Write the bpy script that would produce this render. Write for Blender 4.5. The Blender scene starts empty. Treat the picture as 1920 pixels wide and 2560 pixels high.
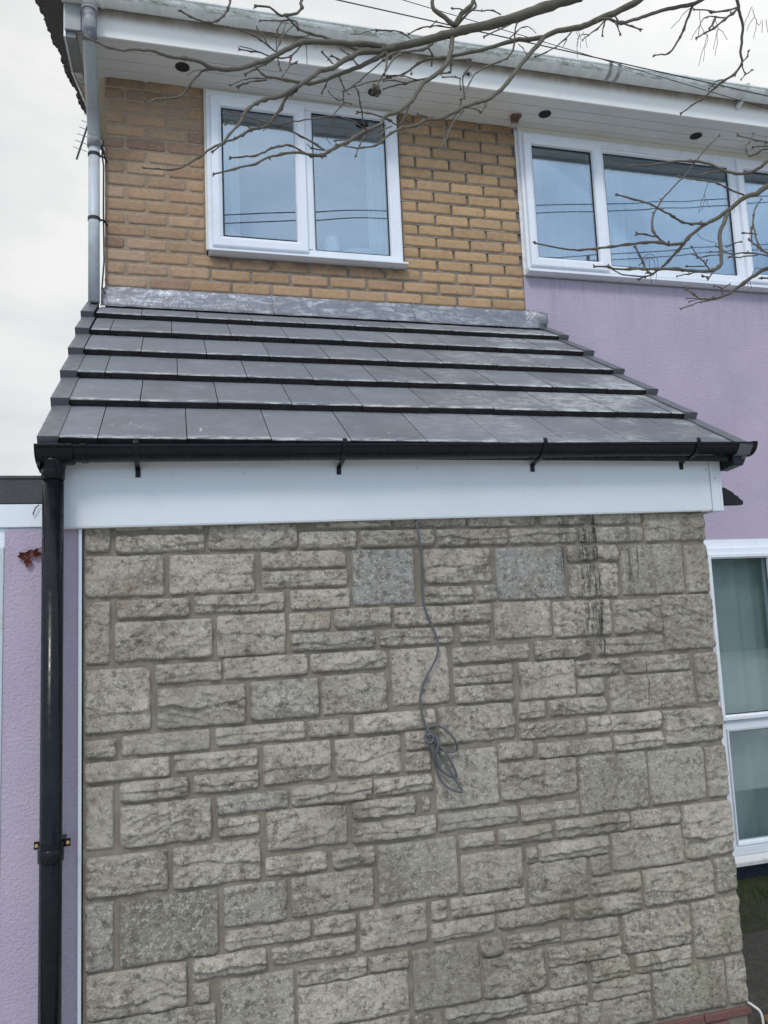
import bpy, bmesh, math, random
import numpy as np
from mathutils import Vector, Matrix

# ------------------------------------------------------------------ camera, light, exposure
sc = bpy.context.scene
C = sc.collection
CAM = (0.305813, -2.846771, 1.652388)
YAW, PITCH, ROLL = 0.2622803, 0.1184880, -0.0438545
FPX = 1958.2035
def cam_axes():
    F = np.array([math.sin(YAW)*math.cos(PITCH), math.cos(YAW)*math.cos(PITCH), math.sin(PITCH)])
    R = np.array([math.cos(YAW), -math.sin(YAW), 0.0]); U = np.cross(R, F)
    return math.cos(ROLL)*R+math.sin(ROLL)*U, -math.sin(ROLL)*R+math.cos(ROLL)*U, F
r_, u_, f_ = cam_axes()
cd = bpy.data.cameras.new('camera'); cam = bpy.data.objects.new('camera', cd); C.objects.link(cam)
cam.matrix_world = Matrix(((r_[0], u_[0], -f_[0], CAM[0]), (r_[1], u_[1], -f_[1], CAM[1]), (r_[2], u_[2], -f_[2], CAM[2]), (0, 0, 0, 1)))
cd.sensor_fit = 'VERTICAL'; cd.sensor_height = 24.0; cd.lens = 24.0*FPX/2560.0
cd.clip_start = 0.05; cd.clip_end = 2000
sc.camera = cam
sc.render.resolution_x = 768; sc.render.resolution_y = 1024
sc.view_settings.view_transform = 'Standard'; sc.view_settings.look = 'None'
sc.view_settings.exposure = 0.12; sc.view_settings.gamma = 1.0

SUN_EL, SUN_AZ = math.radians(48), math.radians(205)      # azimuth from +Y clockwise: the sun stands in front of the house
w = bpy.data.worlds.new('World'); sc.world = w; w.use_nodes = True
nt = w.node_tree; nt.nodes.clear()
def N(t, **k):
    n = nt.nodes.new(t)
    for a, b in k.items(): setattr(n, a, b)
    return n
out = N('ShaderNodeOutputWorld'); bg = N('ShaderNodeBackground'); nt.links.new(bg.outputs[0], out.inputs[0])
sky = N('ShaderNodeTexSky'); sky.sky_type = 'NISHITA'; sky.sun_disc = False
sky.sun_elevation = SUN_EL; sky.sun_rotation = SUN_AZ
tc = N('ShaderNodeTexCoord'); sep = N('ShaderNodeSeparateXYZ'); nt.links.new(tc.outputs['Generated'], sep.inputs[0])
# overcast deck: soft cloud noise over the physical sky
mp = N('ShaderNodeMapping'); mp.inputs['Scale'].default_value = (1.0, 1.0, 2.2); nt.links.new(tc.outputs['Generated'], mp.inputs[0])
nz = N('ShaderNodeTexNoise'); nz.inputs['Scale'].default_value = 4.6; nz.inputs['Detail'].default_value = 5; nz.inputs['Roughness'].default_value = .55; nz.inputs['Distortion'].default_value = .4
nt.links.new(mp.outputs[0], nz.inputs['Vector'])
cr = N('ShaderNodeValToRGB'); cr.color_ramp.elements[0].position = .32; cr.color_ramp.elements[0].color = (5.9, 6.3, 6.8, 1); cr.color_ramp.elements[1].position = .68; cr.color_ramp.elements[1].color = (9.0, 9.05, 9.0, 1)
nt.links.new(nz.outputs[0], cr.inputs[0])
mr = N('ShaderNodeMapRange'); mr.inputs['From Min'].default_value = -1; mr.inputs['From Max'].default_value = 1; mr.inputs['To Min'].default_value = 1.32; mr.inputs['To Max'].default_value = 1.08
nt.links.new(sep.outputs['Y'], mr.inputs['Value'])
mx = N('ShaderNodeMapRange'); mx.inputs['From Min'].default_value = -.3; mx.inputs['From Max'].default_value = .8; mx.inputs['To Min'].default_value = .93; mx.inputs['To Max'].default_value = 1.12
nt.links.new(sep.outputs['X'], mx.inputs['Value'])
mu = N('ShaderNodeMath', operation='MULTIPLY'); nt.links.new(mr.outputs[0], mu.inputs[0]); nt.links.new(mx.outputs[0], mu.inputs[1])
calm = N('ShaderNodeMixRGB'); calm.inputs[2].default_value = (7.6, 7.75, 7.8, 1)
cf = N('ShaderNodeMapRange'); cf.inputs['From Min'].default_value = -.1; cf.inputs['From Max'].default_value = .6; cf.inputs['To Max'].default_value = .42; nt.links.new(sep.outputs['Y'], cf.inputs['Value']); nt.links.new(cf.outputs[0], calm.inputs[0]); nt.links.new(cr.outputs[0], calm.inputs[1])
vm = N('ShaderNodeVectorMath', operation='SCALE'); nt.links.new(calm.outputs[0], vm.inputs[0]); nt.links.new(mu.outputs[0], vm.inputs['Scale'])
# the side the house looks at is bluer, the side behind the house is a flat warm white
tint = N('ShaderNodeMixRGB', blend_type='MULTIPLY'); tint.inputs[0].default_value = 1
tf = N('ShaderNodeMapRange'); tf.inputs['From Min'].default_value = -.2; tf.inputs['From Max'].default_value = .5; nt.links.new(sep.outputs['Y'], tf.inputs['Value'])
tm = N('ShaderNodeMixRGB'); tm.inputs[1].default_value = (.93, .99, 1.05, 1); tm.inputs[2].default_value = (1.015, 1.0, .975, 1); nt.links.new(tf.outputs[0], tm.inputs[0])
gz = N('ShaderNodeMapRange'); gz.inputs['From Min'].default_value = .30; gz.inputs['From Max'].default_value = .78; nt.links.new(sep.outputs['Z'], gz.inputs['Value'])
gm = N('ShaderNodeMixRGB'); gm.inputs[1].default_value = (.70, .84, 1.02, 1); gm.inputs[2].default_value = (1.14, 1.12, 1.08, 1); nt.links.new(gz.outputs[0], gm.inputs[0])
gs = N('ShaderNodeMixRGB'); gs.inputs[2].default_value = (1, 1, 1, 1); nt.links.new(tf.outputs[0], gs.inputs[0]); nt.links.new(gm.outputs[0], gs.inputs[1])
gg = N('ShaderNodeMixRGB', blend_type='MULTIPLY'); gg.inputs[0].default_value = 1; nt.links.new(vm.outputs[0], gg.inputs[1]); nt.links.new(gs.outputs[0], gg.inputs[2])
nt.links.new(gg.outputs[0], tint.inputs[1]); nt.links.new(tm.outputs[0], tint.inputs[2])
mixs = N('ShaderNodeMixRGB'); mixs.inputs[0].default_value = .9; nt.links.new(sky.outputs[0], mixs.inputs[1]); nt.links.new(tint.outputs[0], mixs.inputs[2])
nt.links.new(mixs.outputs[0], bg.inputs[0]); bg.inputs[1].default_value = 0.1

sl = bpy.data.lights.new('sun', 'SUN'); sl.energy = 1.4; sl.angle = math.radians(14); sl.color = (1.0, .97, .93)
so = bpy.data.objects.new('sun', sl); C.objects.link(so)
d = Vector((math.sin(SUN_AZ)*math.cos(SUN_EL), math.cos(SUN_AZ)*math.cos(SUN_EL), math.sin(SUN_EL)))
so.rotation_euler = d.to_track_quat('Z', 'Y').to_euler(); so.location = (0, -6, 9)

D = 1.543          # front face of the house
random.seed(7)
rng = np.random.default_rng(11)

# ------------------------------------------------------------------ materials
class Mat:
    def __init__(s, name):
        s.m = bpy.data.materials.new(name); s.m.use_nodes = True; s.t = s.m.node_tree
        s.b = s.t.nodes['Principled BSDF']; s.tc = None
    def n(s, t, ins=None, **k):
        n = s.t.nodes.new(t)
        for a, b in k.items(): setattr(n, a, b)
        for a, b in (ins or {}).items():
            if isinstance(b, bpy.types.NodeSocket): s.t.links.new(b, n.inputs[a])
            else: n.inputs[a].default_value = b
        return n
    def obj(s):
        if not s.tc: s.tc = s.n('ShaderNodeTexCoord')
        return s.tc.outputs['Object']
    def noise(s, scale, detail=3, rough=.55, stretch=None, dist=0, off=None):
        v = s.obj()
        if stretch or off: v = s.n('ShaderNodeMapping', {'Vector': v, 'Scale': stretch or (1, 1, 1), 'Location': off or (0, 0, 0)}).outputs[0]
        return s.n('ShaderNodeTexNoise', {'Vector': v, 'Scale': scale, 'Detail': detail, 'Roughness': rough, 'Distortion': dist}).outputs[0]
    def ramp(s, v, a, b, lo=0.0, hi=1.0):
        return s.n('ShaderNodeMapRange', {'Value': v, 'From Min': a, 'From Max': b, 'To Min': lo, 'To Max': hi}, interpolation_type='SMOOTHSTEP').outputs[0]
    def mix(s, f, a, b, mode='MIX'):
        n = s.n('ShaderNodeMixRGB', {0: f, 1: a, 2: b}, blend_type=mode); return n.outputs[0]
    def mul(s, a, b): return s.n('ShaderNodeMath', {0: a, 1: b}, operation='MULTIPLY').outputs[0]
    def add(s, a, b): return s.n('ShaderNodeMath', {0: a, 1: b}, operation='ADD').outputs[0]
    def sub(s, a, b): return s.n('ShaderNodeMath', {0: a, 1: b}, operation='SUBTRACT').outputs[0]
    def col(s, c): s._set('Base Color', c); return s
    def _set(s, k, v):
        if isinstance(v, bpy.types.NodeSocket): s.t.links.new(v, s.b.inputs[k])
        else: s.b.inputs[k].default_value = v
    def rough(s, v): s._set('Roughness', v); return s
    def bump(s, h, strength, dist=.01):
        b = s.n('ShaderNodeBump', {'Height': h, 'Strength': strength, 'Distance': dist}); s.t.links.new(b.outputs[0], s.b.inputs['Normal'])
    def attr(s, name='Col'): return s.n('ShaderNodeVertexColor', layer_name=name).outputs[0]
    def band(s, v, c, w):       # soft bump around c
        d = s.n('ShaderNodeMath', {0: s.sub(v, c)}, operation='ABSOLUTE').outputs[0]
        return s.ramp(d, 0, w, 1, 0)
def xyz(m): return m.n('ShaderNodeSeparateXYZ', {0: m.obj()}).outputs
def rgb(r, g, b): return (r, g, b, 1)

def weathered(name, c, dirt, amt=.5, scale=5, rough=.5, bumpd=0.0, spec=.5):
    m = Mat(name)
    d1 = m.ramp(m.noise(scale, 5, .65), .45, .75, 0, amt)
    m.col(m.mix(d1, rgb(*c), rgb(*dirt))); m.rough(m.ramp(m.noise(scale*3, 3), .3, .7, max(rough-.1, .03), rough+.12))
    m.b.inputs['Specular IOR Level'].default_value = spec
    if bumpd: m.bump(m.noise(90, 4, .6), .5, bumpd)
    return m.m

def mat_stone():
    m = Mat('cotswold_stone'); X, Y, Z = xyz(m)
    c = m.attr()
    c = m.mix(m.ramp(m.noise(8, 6, .75), .42, .66, 0, .66), c, rgb(.24, .205, .155))
    c = m.mix(m.ramp(m.noise(28, 6, .78, off=(3, 1, 2)), .47, .63, 0, .78), c, rgb(.14, .122, .10))
    c = m.mix(m.ramp(m.noise(48, 6, .85, off=(7, 3, 9)), .48, .62, 0, .8), c, rgb(.70, .65, .56))
    # lime chips and pits
    v = m.n('ShaderNodeTexVoronoi', {'Vector': m.obj(), 'Scale': 62, 'Randomness': 1}).outputs
    chip = m.mul(m.ramp(v['Distance'], .16, .30, 1, 0), m.ramp(m.noise(11, 3, .7, off=(5, 5, 5)), .50, .60))
    c = m.mix(m.mul(chip, .8), c, rgb(.78, .76, .70))
    pit = m.mul(m.ramp(m.noise(130, 2, .5, off=(1, 8, 2)), .62, .74), .7)
    c = m.mix(pit, c, rgb(.06, .055, .045))
    # orange and rusty blooms
    c = m.mix(m.mul(m.ramp(m.noise(4.2, 4, .6, off=(9, 2, 4)), .60, .74), .28), c, rgb(.30, .19, .11))
    damp = m.ramp(m.noise(1.7, 5, .65, stretch=(1.3, 1, .8), off=(6, 1, 3)), .46, .66, 0, .42)
    c = m.mix(damp, c, rgb(.19, .17, .12))
    pale = m.ramp(m.noise(2.3, 4, .6, off=(1, 9, 6)), .52, .68, 0, .30)
    c = m.mix(pale, c, rgb(.62, .58, .49))
    # green algae low on the right
    g = m.mul(m.ramp(Z, .95, .15), m.ramp(X, 1.2, 2.4)); g = m.mul(g, m.ramp(m.noise(6, 4, .65, off=(2, 2, 7)), .44, .70, 0, .55))
    c = m.mix(g, c, rgb(.22, .22, .095))
    # run-off stains below the right end of the fascia
    st = m.ramp(m.noise(1, 5, .8, stretch=(95, 60, 9), off=(4, 0, 3)), .40, .60)
    zone = m.add(m.add(m.mul(m.band(X, 1.805, .05), m.ramp(Z, 1.66, 1.76)), m.mul(m.band(X, 1.90, .075), m.ramp(Z, 1.36, 1.50))), m.add(m.mul(m.band(X, 1.95, .03), m.ramp(Z, 1.36, 1.46, 0, .7)), m.mul(m.band(X, 2.10, .018), m.ramp(Z, 1.60, 1.72, 0, .9))))
    s = m.mul(m.mul(st, zone), m.ramp(Z, 1.985, 1.95))
    line = m.mul(m.add(m.band(m.add(X, m.mul(m.noise(7, 3), .035)), 1.968, .007), m.band(m.add(X, m.mul(m.noise(6, 3, off=(3, 3, 3)), .035)), 2.155, .005)), m.mul(m.ramp(Z, 1.0, 1.2), m.ramp(m.noise(12, 3, off=(0, 4, 0)), .4, .6, 0, .85)))
    s = m.n('ShaderNodeMath', {0: m.mul(m.add(s, line), .82), 1: .88}, operation='MINIMUM').outputs[0]
    c = m.mix(s, c, rgb(.022, .021, .018))
    m.col(c); m.rough(.92)
    m.b.inputs['Specular IOR Level'].default_value = .25
    h = m.add(m.mul(m.noise(60, 7, .8), 1.2), m.mul(m.noise(210, 3, .7), .5))
    m.bump(h, 1.0, .012)
    return m.m

def mat_mortar(name, a, b):
    m = Mat(name)
    c = m.mix(m.ramp(m.noise(12, 4, .7), .35, .7), rgb(*a), rgb(*b))
    c = m.mix(m.ramp(m.noise(90, 3, .7), .6, .72, 0, .5), c, rgb(.36, .34, .30))
    m.col(c).rough(.95); m.bump(m.noise(130, 4, .7), .7, .006); return m.m

def mat_brick():
    m = Mat('buff_brick'); X, Y, Z = xyz(m)
    c = m.attr()
    c = m.mix(m.ramp(m.noise(30, 5, .75), .46, .72, 0, .38), c, rgb(.20, .125, .065))
    c = m.mix(m.ramp(m.noise(75, 4, .7, off=(3, 3, 3)), .52, .68, 0, .4), c, rgb(.54, .38, .235))
    pit = m.ramp(m.noise(170, 2, .5, off=(1, 1, 2)), .62, .72, 0, .6)
    c = m.mix(pit, c, rgb(.09, .06, .04))
    # patchy darker tone towards the soffit and just below the window, pale bloom on the left
    upper_tone = m.mul(m.ramp(Z, 4.50, 4.72), m.ramp(m.noise(5, 4, .6), .3, .65, .15, .6))
    c = m.mix(upper_tone, c, rgb(.13, .085, .06))
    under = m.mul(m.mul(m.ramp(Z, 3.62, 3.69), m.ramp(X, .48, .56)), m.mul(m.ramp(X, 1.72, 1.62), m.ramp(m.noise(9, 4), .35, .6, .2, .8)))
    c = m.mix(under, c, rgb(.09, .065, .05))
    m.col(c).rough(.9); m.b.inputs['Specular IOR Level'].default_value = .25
    m.bump(m.add(m.noise(110, 5, .75), m.mul(m.noise(30, 3), .6)), .7, .006)
    return m.m

def mat_render():
    m = Mat('lilac_render'); X, Y, Z = xyz(m)
    base = m.mix(m.ramp(m.noise(1.6, 4, .6), .3, .7), rgb(.465, .395, .49), rgb(.41, .35, .445))
    c = m.mix(m.ramp(m.noise(1, 5, .7, stretch=(7, 7, 1.2)), .55, .75, 0, .16), base, rgb(.26, .22, .30))
    c = m.mix(m.ramp(m.noise(60, 4, .7), .55, .75, 0, .25), c, rgb(.54, .48, .60))
    for zc, x0, x1, dp_ in ((3.70, 2.48, 4.9, .55), (1.90, -.25, 0, .5)):
        dr = m.mul(m.mul(m.ramp(Z, zc-dp_, zc), m.ramp(Z, zc+.02, zc)), m.ramp(m.noise(1, 5, .75, stretch=(22, 22, 1.1), off=(zc, 0, 0)), .48, .66, 0, .38))
        c = m.mix(m.mul(dr, m.mul(m.ramp(X, x0-.02, x0+.02), m.ramp(X, x1+.02, x1-.02))), c, rgb(.27, .24, .26))
    c = m.mix(m.ramp(m.noise(3.2, 6, .7, off=(5, 5, 1)), .50, .66, 0, .22), c, rgb(.50, .46, .53))
    c = m.mix(m.ramp(m.noise(19, 5, .75, off=(2, 5, 1)), .60, .72, 0, .30), c, rgb(.30, .26, .32))
    # darker towards the ground
    c = m.mix(m.mul(m.ramp(Z, .45, -.1), .4), c, rgb(.20, .18, .19))
    m.col(c).rough(.9); m.b.inputs['Specular IOR Level'].default_value = .2
    m.bump(m.add(m.noise(85, 5, .6), m.mul(m.noise(200, 2), .4)), .75, .008); return m.m

def mat_tile():
    m = Mat('slate_grey_concrete_tile')
    uv = m.n('ShaderNodeUVMap', uv_map='UVMap').outputs[0]; s = m.n('ShaderNodeSeparateXYZ', {0: uv}).outputs; U, V = s[0], s[1]
    X, Y, Z = xyz(m)
    c = m.attr()
    c = m.mix(m.ramp(m.noise(7, 5, .65), .4, .75, 0, .45), c, rgb(.235, .245, .27))
    c = m.mix(m.ramp(m.noise(45, 4, .7), .5, .75, 0, .3), c, rgb(.115, .12, .135))
    # scuffs: pale drag marks, edge abrasion, and lime bloom that gets heavier to the right
    sc1 = m.ramp(m.noise(1, 6, .78, stretch=(16, 70, 70), dist=.6), .56, .66)
    sc2 = m.ramp(m.noise(1, 5, .8, stretch=(75, 14, 14), off=(2, 5, 1), dist=.8), .57, .67)
    blot = m.ramp(m.noise(11, 5, .7, off=(4, 4, 4)), .52, .68)
    bloom = m.mul(m.mul(m.ramp(X, .9, 2.5, .05, 1), m.ramp(m.noise(3.2, 4, .6, off=(8, 1, 2)), .42, .62)), m.ramp(m.noise(16, 6, .8, stretch=(1, 2.2, 2.2), off=(1, 1, 1)), .38, .66, 0, .85))
    e = m.mul(m.ramp(V, .11, .0), m.ramp(m.noise(1, 4, .7, stretch=(14, 50, 50), off=(6, 6, 6)), .46, .58))
    top = m.ramp(V, -.5, -.4)
    f = m.n('ShaderNodeMath', {0: m.add(m.mul(m.add(sc1, sc2), m.mul(blot, .85)), m.add(m.mul(e, .75), bloom)), 1: .85}, operation='MINIMUM').outputs[0]
    c = m.mix(m.mul(f, top), c, rgb(.52, .53, .53))
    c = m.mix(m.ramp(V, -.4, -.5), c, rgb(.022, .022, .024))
    m.col(c); m.rough(m.ramp(m.noise(6, 3), .3, .7, .50, .68)); m.b.inputs['Specular IOR Level'].default_value = .35
    m.bump(m.noise(70, 5, .7), .35, .004); return m.m

def mat_lead():
    m = Mat('lead_sheet')
    c = m.mix(m.ramp(m.noise(1, 6, .75, stretch=(9, 30, 30), dist=.7), .46, .66), rgb(.19, .195, .225), rgb(.42, .44, .485))
    c = m.mix(m.ramp(m.noise(30, 4, .7), .55, .72, 0, .6), c, rgb(.10, .10, .12))
    m.col(c); m._set('Metallic', .35); m.rough(m.ramp(m.noise(12, 4), .3, .7, .32, .55)); m.bump(m.noise(25, 4, .6), .5, .01); return m.m

def mat_glass(name, refl=.42, tint=(.86, .95, 1.0), through=(.45, .5, .5)):
    m = Mat(name); t = m.t; t.nodes.remove(m.b)
    g = m.n('ShaderNodeBsdfGlossy', {'Color': rgb(*tint), 'Roughness': .006})
    tr = m.n('ShaderNodeBsdfTransparent', {'Color': rgb(*through)})
    lw = m.n('ShaderNodeLayerWeight', {'Blend': .35})
    f = m.ramp(lw.outputs['Fresnel'], 0, 1, refl, refl+.5)
    bp = m.n('ShaderNodeBump', {'Height': m.noise(.9, 2, .5), 'Strength': .25, 'Distance': .01}); t.links.new(bp.outputs[0], g.inputs['Normal'])
    mx = m.n('ShaderNodeMixShader', {0: f, 1: tr.outputs[0], 2: g.outputs[0]})
    t.links.new(mx.outputs[0], t.nodes['Material Output'].inputs[0]); return m.m

def mat_gutter_white():
    m = Mat('weathered_white_gutter'); X, Y, Z = xyz(m)
    c = m.mix(m.ramp(m.noise(1, 5, .75, stretch=(20, 3, 3)), .4, .7, 0, .55), rgb(.74, .77, .75), rgb(.50, .52, .48))
    al = m.mul(m.ramp(m.noise(1, 6, .8, stretch=(12, 30, 40), off=(1, 2, 3)), .42, .62), m.mul(m.ramp(Z, 4.898, 4.872), m.ramp(Z, 4.851, 4.864)))
    c = m.mix(m.mul(al, .85), c, rgb(.20, .22, .14))
    c = m.mix(m.ramp(Z, 4.892, 4.90, 0, .4), c, rgb(.45, .60, .54))
    m.col(c).rough(.6); m.bump(m.noise(60, 4), .3, .004); return m.m

def mat_fascia_old():
    m = Mat('old_white_fascia'); X, Y, Z = xyz(m)
    d = m.mul(m.ramp(Z, 4.79, 4.85), m.ramp(m.noise(1, 5, .7, stretch=(10, 4, 2)), .2, .6, .45, 1))
    c = m.mix(m.mul(d, .8), rgb(.80, .79, .76), rgb(.25, .20, .15))
    c = m.mix(m.ramp(m.noise(8, 5, .7), .55, .8, 0, .35), c, rgb(.5, .47, .42))
    m.col(c).rough(.45); return m.m

def mat_bark():
    m = Mat('twig_bark'); X, Y, Z = xyz(m)
    c = m.mix(m.ramp(m.noise(22, 4, .65), .35, .65), rgb(.062, .045, .041), rgb(.135, .11, .10))
    gn = m.n('ShaderNodeNewGeometry'); nz = m.n('ShaderNodeSeparateXYZ', {0: gn.outputs['Normal']}).outputs[2]
    c = m.mix(m.mul(m.attr('Col'), m.ramp(m.noise(14, 4, .6, off=(3, 1, 1)), .3, .6, .25, .9)), c, rgb(.10, .095, .068))
    m.col(c).rough(.8); m.bump(m.add(m.noise(1, 4, .7, stretch=(130, 130, 130)), m.noise(40, 3)), .6, .003); return m.m

M = {}
M['stone'] = mat_stone()
M['mortar'] = mat_mortar('brown_mortar', (.19, .162, .128), (.26, .23, .187))
M['bmortar'] = mat_mortar('grey_mortar', (.16, .135, .11), (.30, .265, .22))
M['brick'] = mat_brick(); M['render'] = mat_render(); M['tile'] = mat_tile(); M['lead'] = mat_lead()
M['glass'] = mat_glass('window_glass', .32, (.70, .80, .89), (.92, .95, .96)); M['glass2'] = mat_glass('lower_window_glass', .07, (.8, .88, .92), (.88, .92, .92))
M['gutw'] = mat_gutter_white(); M['fasold'] = mat_fascia_old(); M['bark'] = mat_bark()
M['upvc'] = weathered('white_upvc', (.75, .78, .835), (.58, .60, .62), .35, 3, .28)
M['upvc_new'] = weathered('new_white_fascia', (.66, .69, .725), (.59, .615, .645), .3, 2, .2)
M['sill'] = weathered('dirty_sill', (.66, .66, .64), (.30, .28, .24), .6, 9, .45)
M['cream'] = weathered('cream_header', (.66, .64, .56), (.50, .47, .40), .5, 5, .55)
M['soffit'] = weathered('soffit_boards', (.72, .73, .71), (.60, .60, .565), .5, 2.5, .5)
M['cladding'] = weathered('pale_verge_boards', (.90, .86, .70), (.72, .68, .54), .4, 9, .5)
M['black'] = weathered('black_gutter_plastic', (.007, .008, .011), (.018, .019, .022), .5, 12, .22, 0, .22)
M['blackrough'] = weathered('black_cut_edge', (.015, .015, .016), (.05, .05, .05), .6, 30, .8, .006)
M['gasket'] = weathered('black_gasket', (.012, .012, .012), (.03, .03, .03), .3, 12, .6)
M['verge'] = weathered('dark_verge_plastic', (.115, .12, .135), (.16, .165, .175), .5, 8, .40, .001)
M['darkfascia'] = weathered('charcoal_roof_edge', (.045, .046, .052), (.075, .076, .08), .5, 5, .6, .004)
M['pipe'] = weathered('grey_white_pipe', (.50, .54, .58), (.28, .28, .25), .6, 7, .4)
M['pipegrey'] = weathered('stained_grey_pipe', (.30, .315, .32), (.17, .17, .165), .7, 6, .45)
M['pipedirty'] = weathered('stained_pipe', (.36, .37, .36), (.12, .115, .10), .9, 9, .5)
M['undertile'] = weathered('roof_tile_underside', (.10, .085, .08), (.05, .045, .045), .7, 18, .9, .01)
M['asphalt'] = weathered('damp_asphalt', (.04, .037, .03), (.095, .085, .065), .8, 30, .85, .01)
M['soil'] = weathered('mossy_soil', (.022, .026, .010), (.05, .045, .03), .8, 25, .95, .02)
M['grass'] = weathered('grass_blades', (.045, .085, .012), (.028, .05, .009), .6, 30, .8)
M['clay'] = weathered('brown_clay', (.17, .085, .035), (.09, .05, .025), .7, 18, .9, .008)
M['redbrick'] = weathered('red_brick', (.17, .08, .07), (.11, .075, .065), .7, 25, .9, .006)
M['bounce'] = weathered('pale_bounce_ground', (.42, .41, .38), (.30, .29, .27), .6, 3, .9, .004)
M['sky_screen'] = weathered('sky_screen_leaves', (.05, .09, .03), (.03, .05, .02), .6, 9, .8)
M['lmortar'] = mat_mortar('tan_mortar', (.27, .205, .15), (.36, .285, .21))
M['cable'] = weathered('grey_cable', (.10, .105, .12), (.06, .065, .075), .6, 14, .5)
M['wire'] = weathered('black_wire', (.03, .03, .035), (.05, .05, .06), .3, 3, .6)
M['vent'] = weathered('dark_vent', (.03, .026, .024), (.07, .06, .055), .6, 50, .7)
M['rust'] = weathered('rusty_mud', (.17, .085, .06), (.07, .04, .03), .7, 60, .9, .01)
M['leaf'] = weathered('dead_red_leaf', (.13, .03, .015), (.06, .02, .012), .7, 40, .7)
M['brass'] = weathered('brass_screw', (.55, .34, .12), (.3, .18, .08), .5, 90, .4)
M['curtain'] = weathered('grey_curtain', (.70, .72, .72), (.5, .52, .53), .6, 3, .9)
M['curtaindark'] = weathered('navy_curtain', (.06, .08, .13), (.04, .05, .09), .6, 3, .9)
M['voile'] = weathered('teal_voile', (.60, .64, .63), (.44, .50, .50), .7, 1.5, .9)
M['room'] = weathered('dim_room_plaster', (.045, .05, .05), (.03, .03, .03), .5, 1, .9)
M['china'] = weathered('white_china', (.8, .82, .84), (.7, .7, .7), .3, 9, .25)
M['plinth'] = weathered('dark_blue_plinth', (.022, .035, .055), (.05, .06, .07), .5, 14, .6, .004)
M['sealant'] = weathered('white_sealant', (.72, .72, .70), (.42, .40, .36), .6, 30, .6, .004)

# ------------------------------------------------------------------ builders
def tag(o, label=None, cat=None, group=None, kind=None):
    if label: o['label'] = label
    if cat: o['category'] = cat
    if group: o['group'] = group
    if kind: o['kind'] = kind
    return o
def thing(name, label, cat, loc=(0, 0, 0), group=None):
    o = bpy.data.objects.new(name, None); o.empty_display_size = .2; C.objects.link(o); o.location = loc
    return tag(o, label, cat, group)
def link(name, me, mat, parent=None):
    o = bpy.data.objects.new(name, me); C.objects.link(o)
    for mm in (mat if isinstance(mat, (list, tuple)) else [mat]): me.materials.append(mm)
    if parent is not None:
        o.parent = parent
        if parent.type == 'EMPTY' and parent.parent is None: o.location = tuple(-c for c in parent.location)
    return o
def mesh(name, V, Fc, mat, parent=None, col=None, uv=None, smooth=False, bevel=0, mids=None):
    me = bpy.data.meshes.new(name)
    me.from_pydata([tuple(map(float, v)) for v in V] if not isinstance(V, np.ndarray) else V.tolist(), [], Fc if not isinstance(Fc, np.ndarray) else Fc.tolist())
    if col is not None:
        a = me.color_attributes.new('Col', 'FLOAT_COLOR', 'POINT'); cc = np.ones((len(me.vertices), 4), np.float32); cc[:, :np.asarray(col).shape[1]] = col; a.data.foreach_set('color', cc.ravel())
    if uv is not None:
        l = me.uv_layers.new(name='UVMap'); vi = np.empty(len(me.loops), np.int32); me.loops.foreach_get('vertex_index', vi); l.data.foreach_set('uv', np.asarray(uv, np.float32)[vi].ravel())
    if mids is not None: me.polygons.foreach_set('material_index', np.asarray(mids, np.int32))
    if smooth: me.polygons.foreach_set('use_smooth', [True]*len(me.polygons))
    me.update()
    o = link(name, me, mat, parent)
    if bevel:
        b = o.modifiers.new('bevel', 'BEVEL'); b.width = bevel; b.segments = 2; b.limit_method = 'ANGLE'; b.angle_limit = math.radians(35)
    return o
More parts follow.
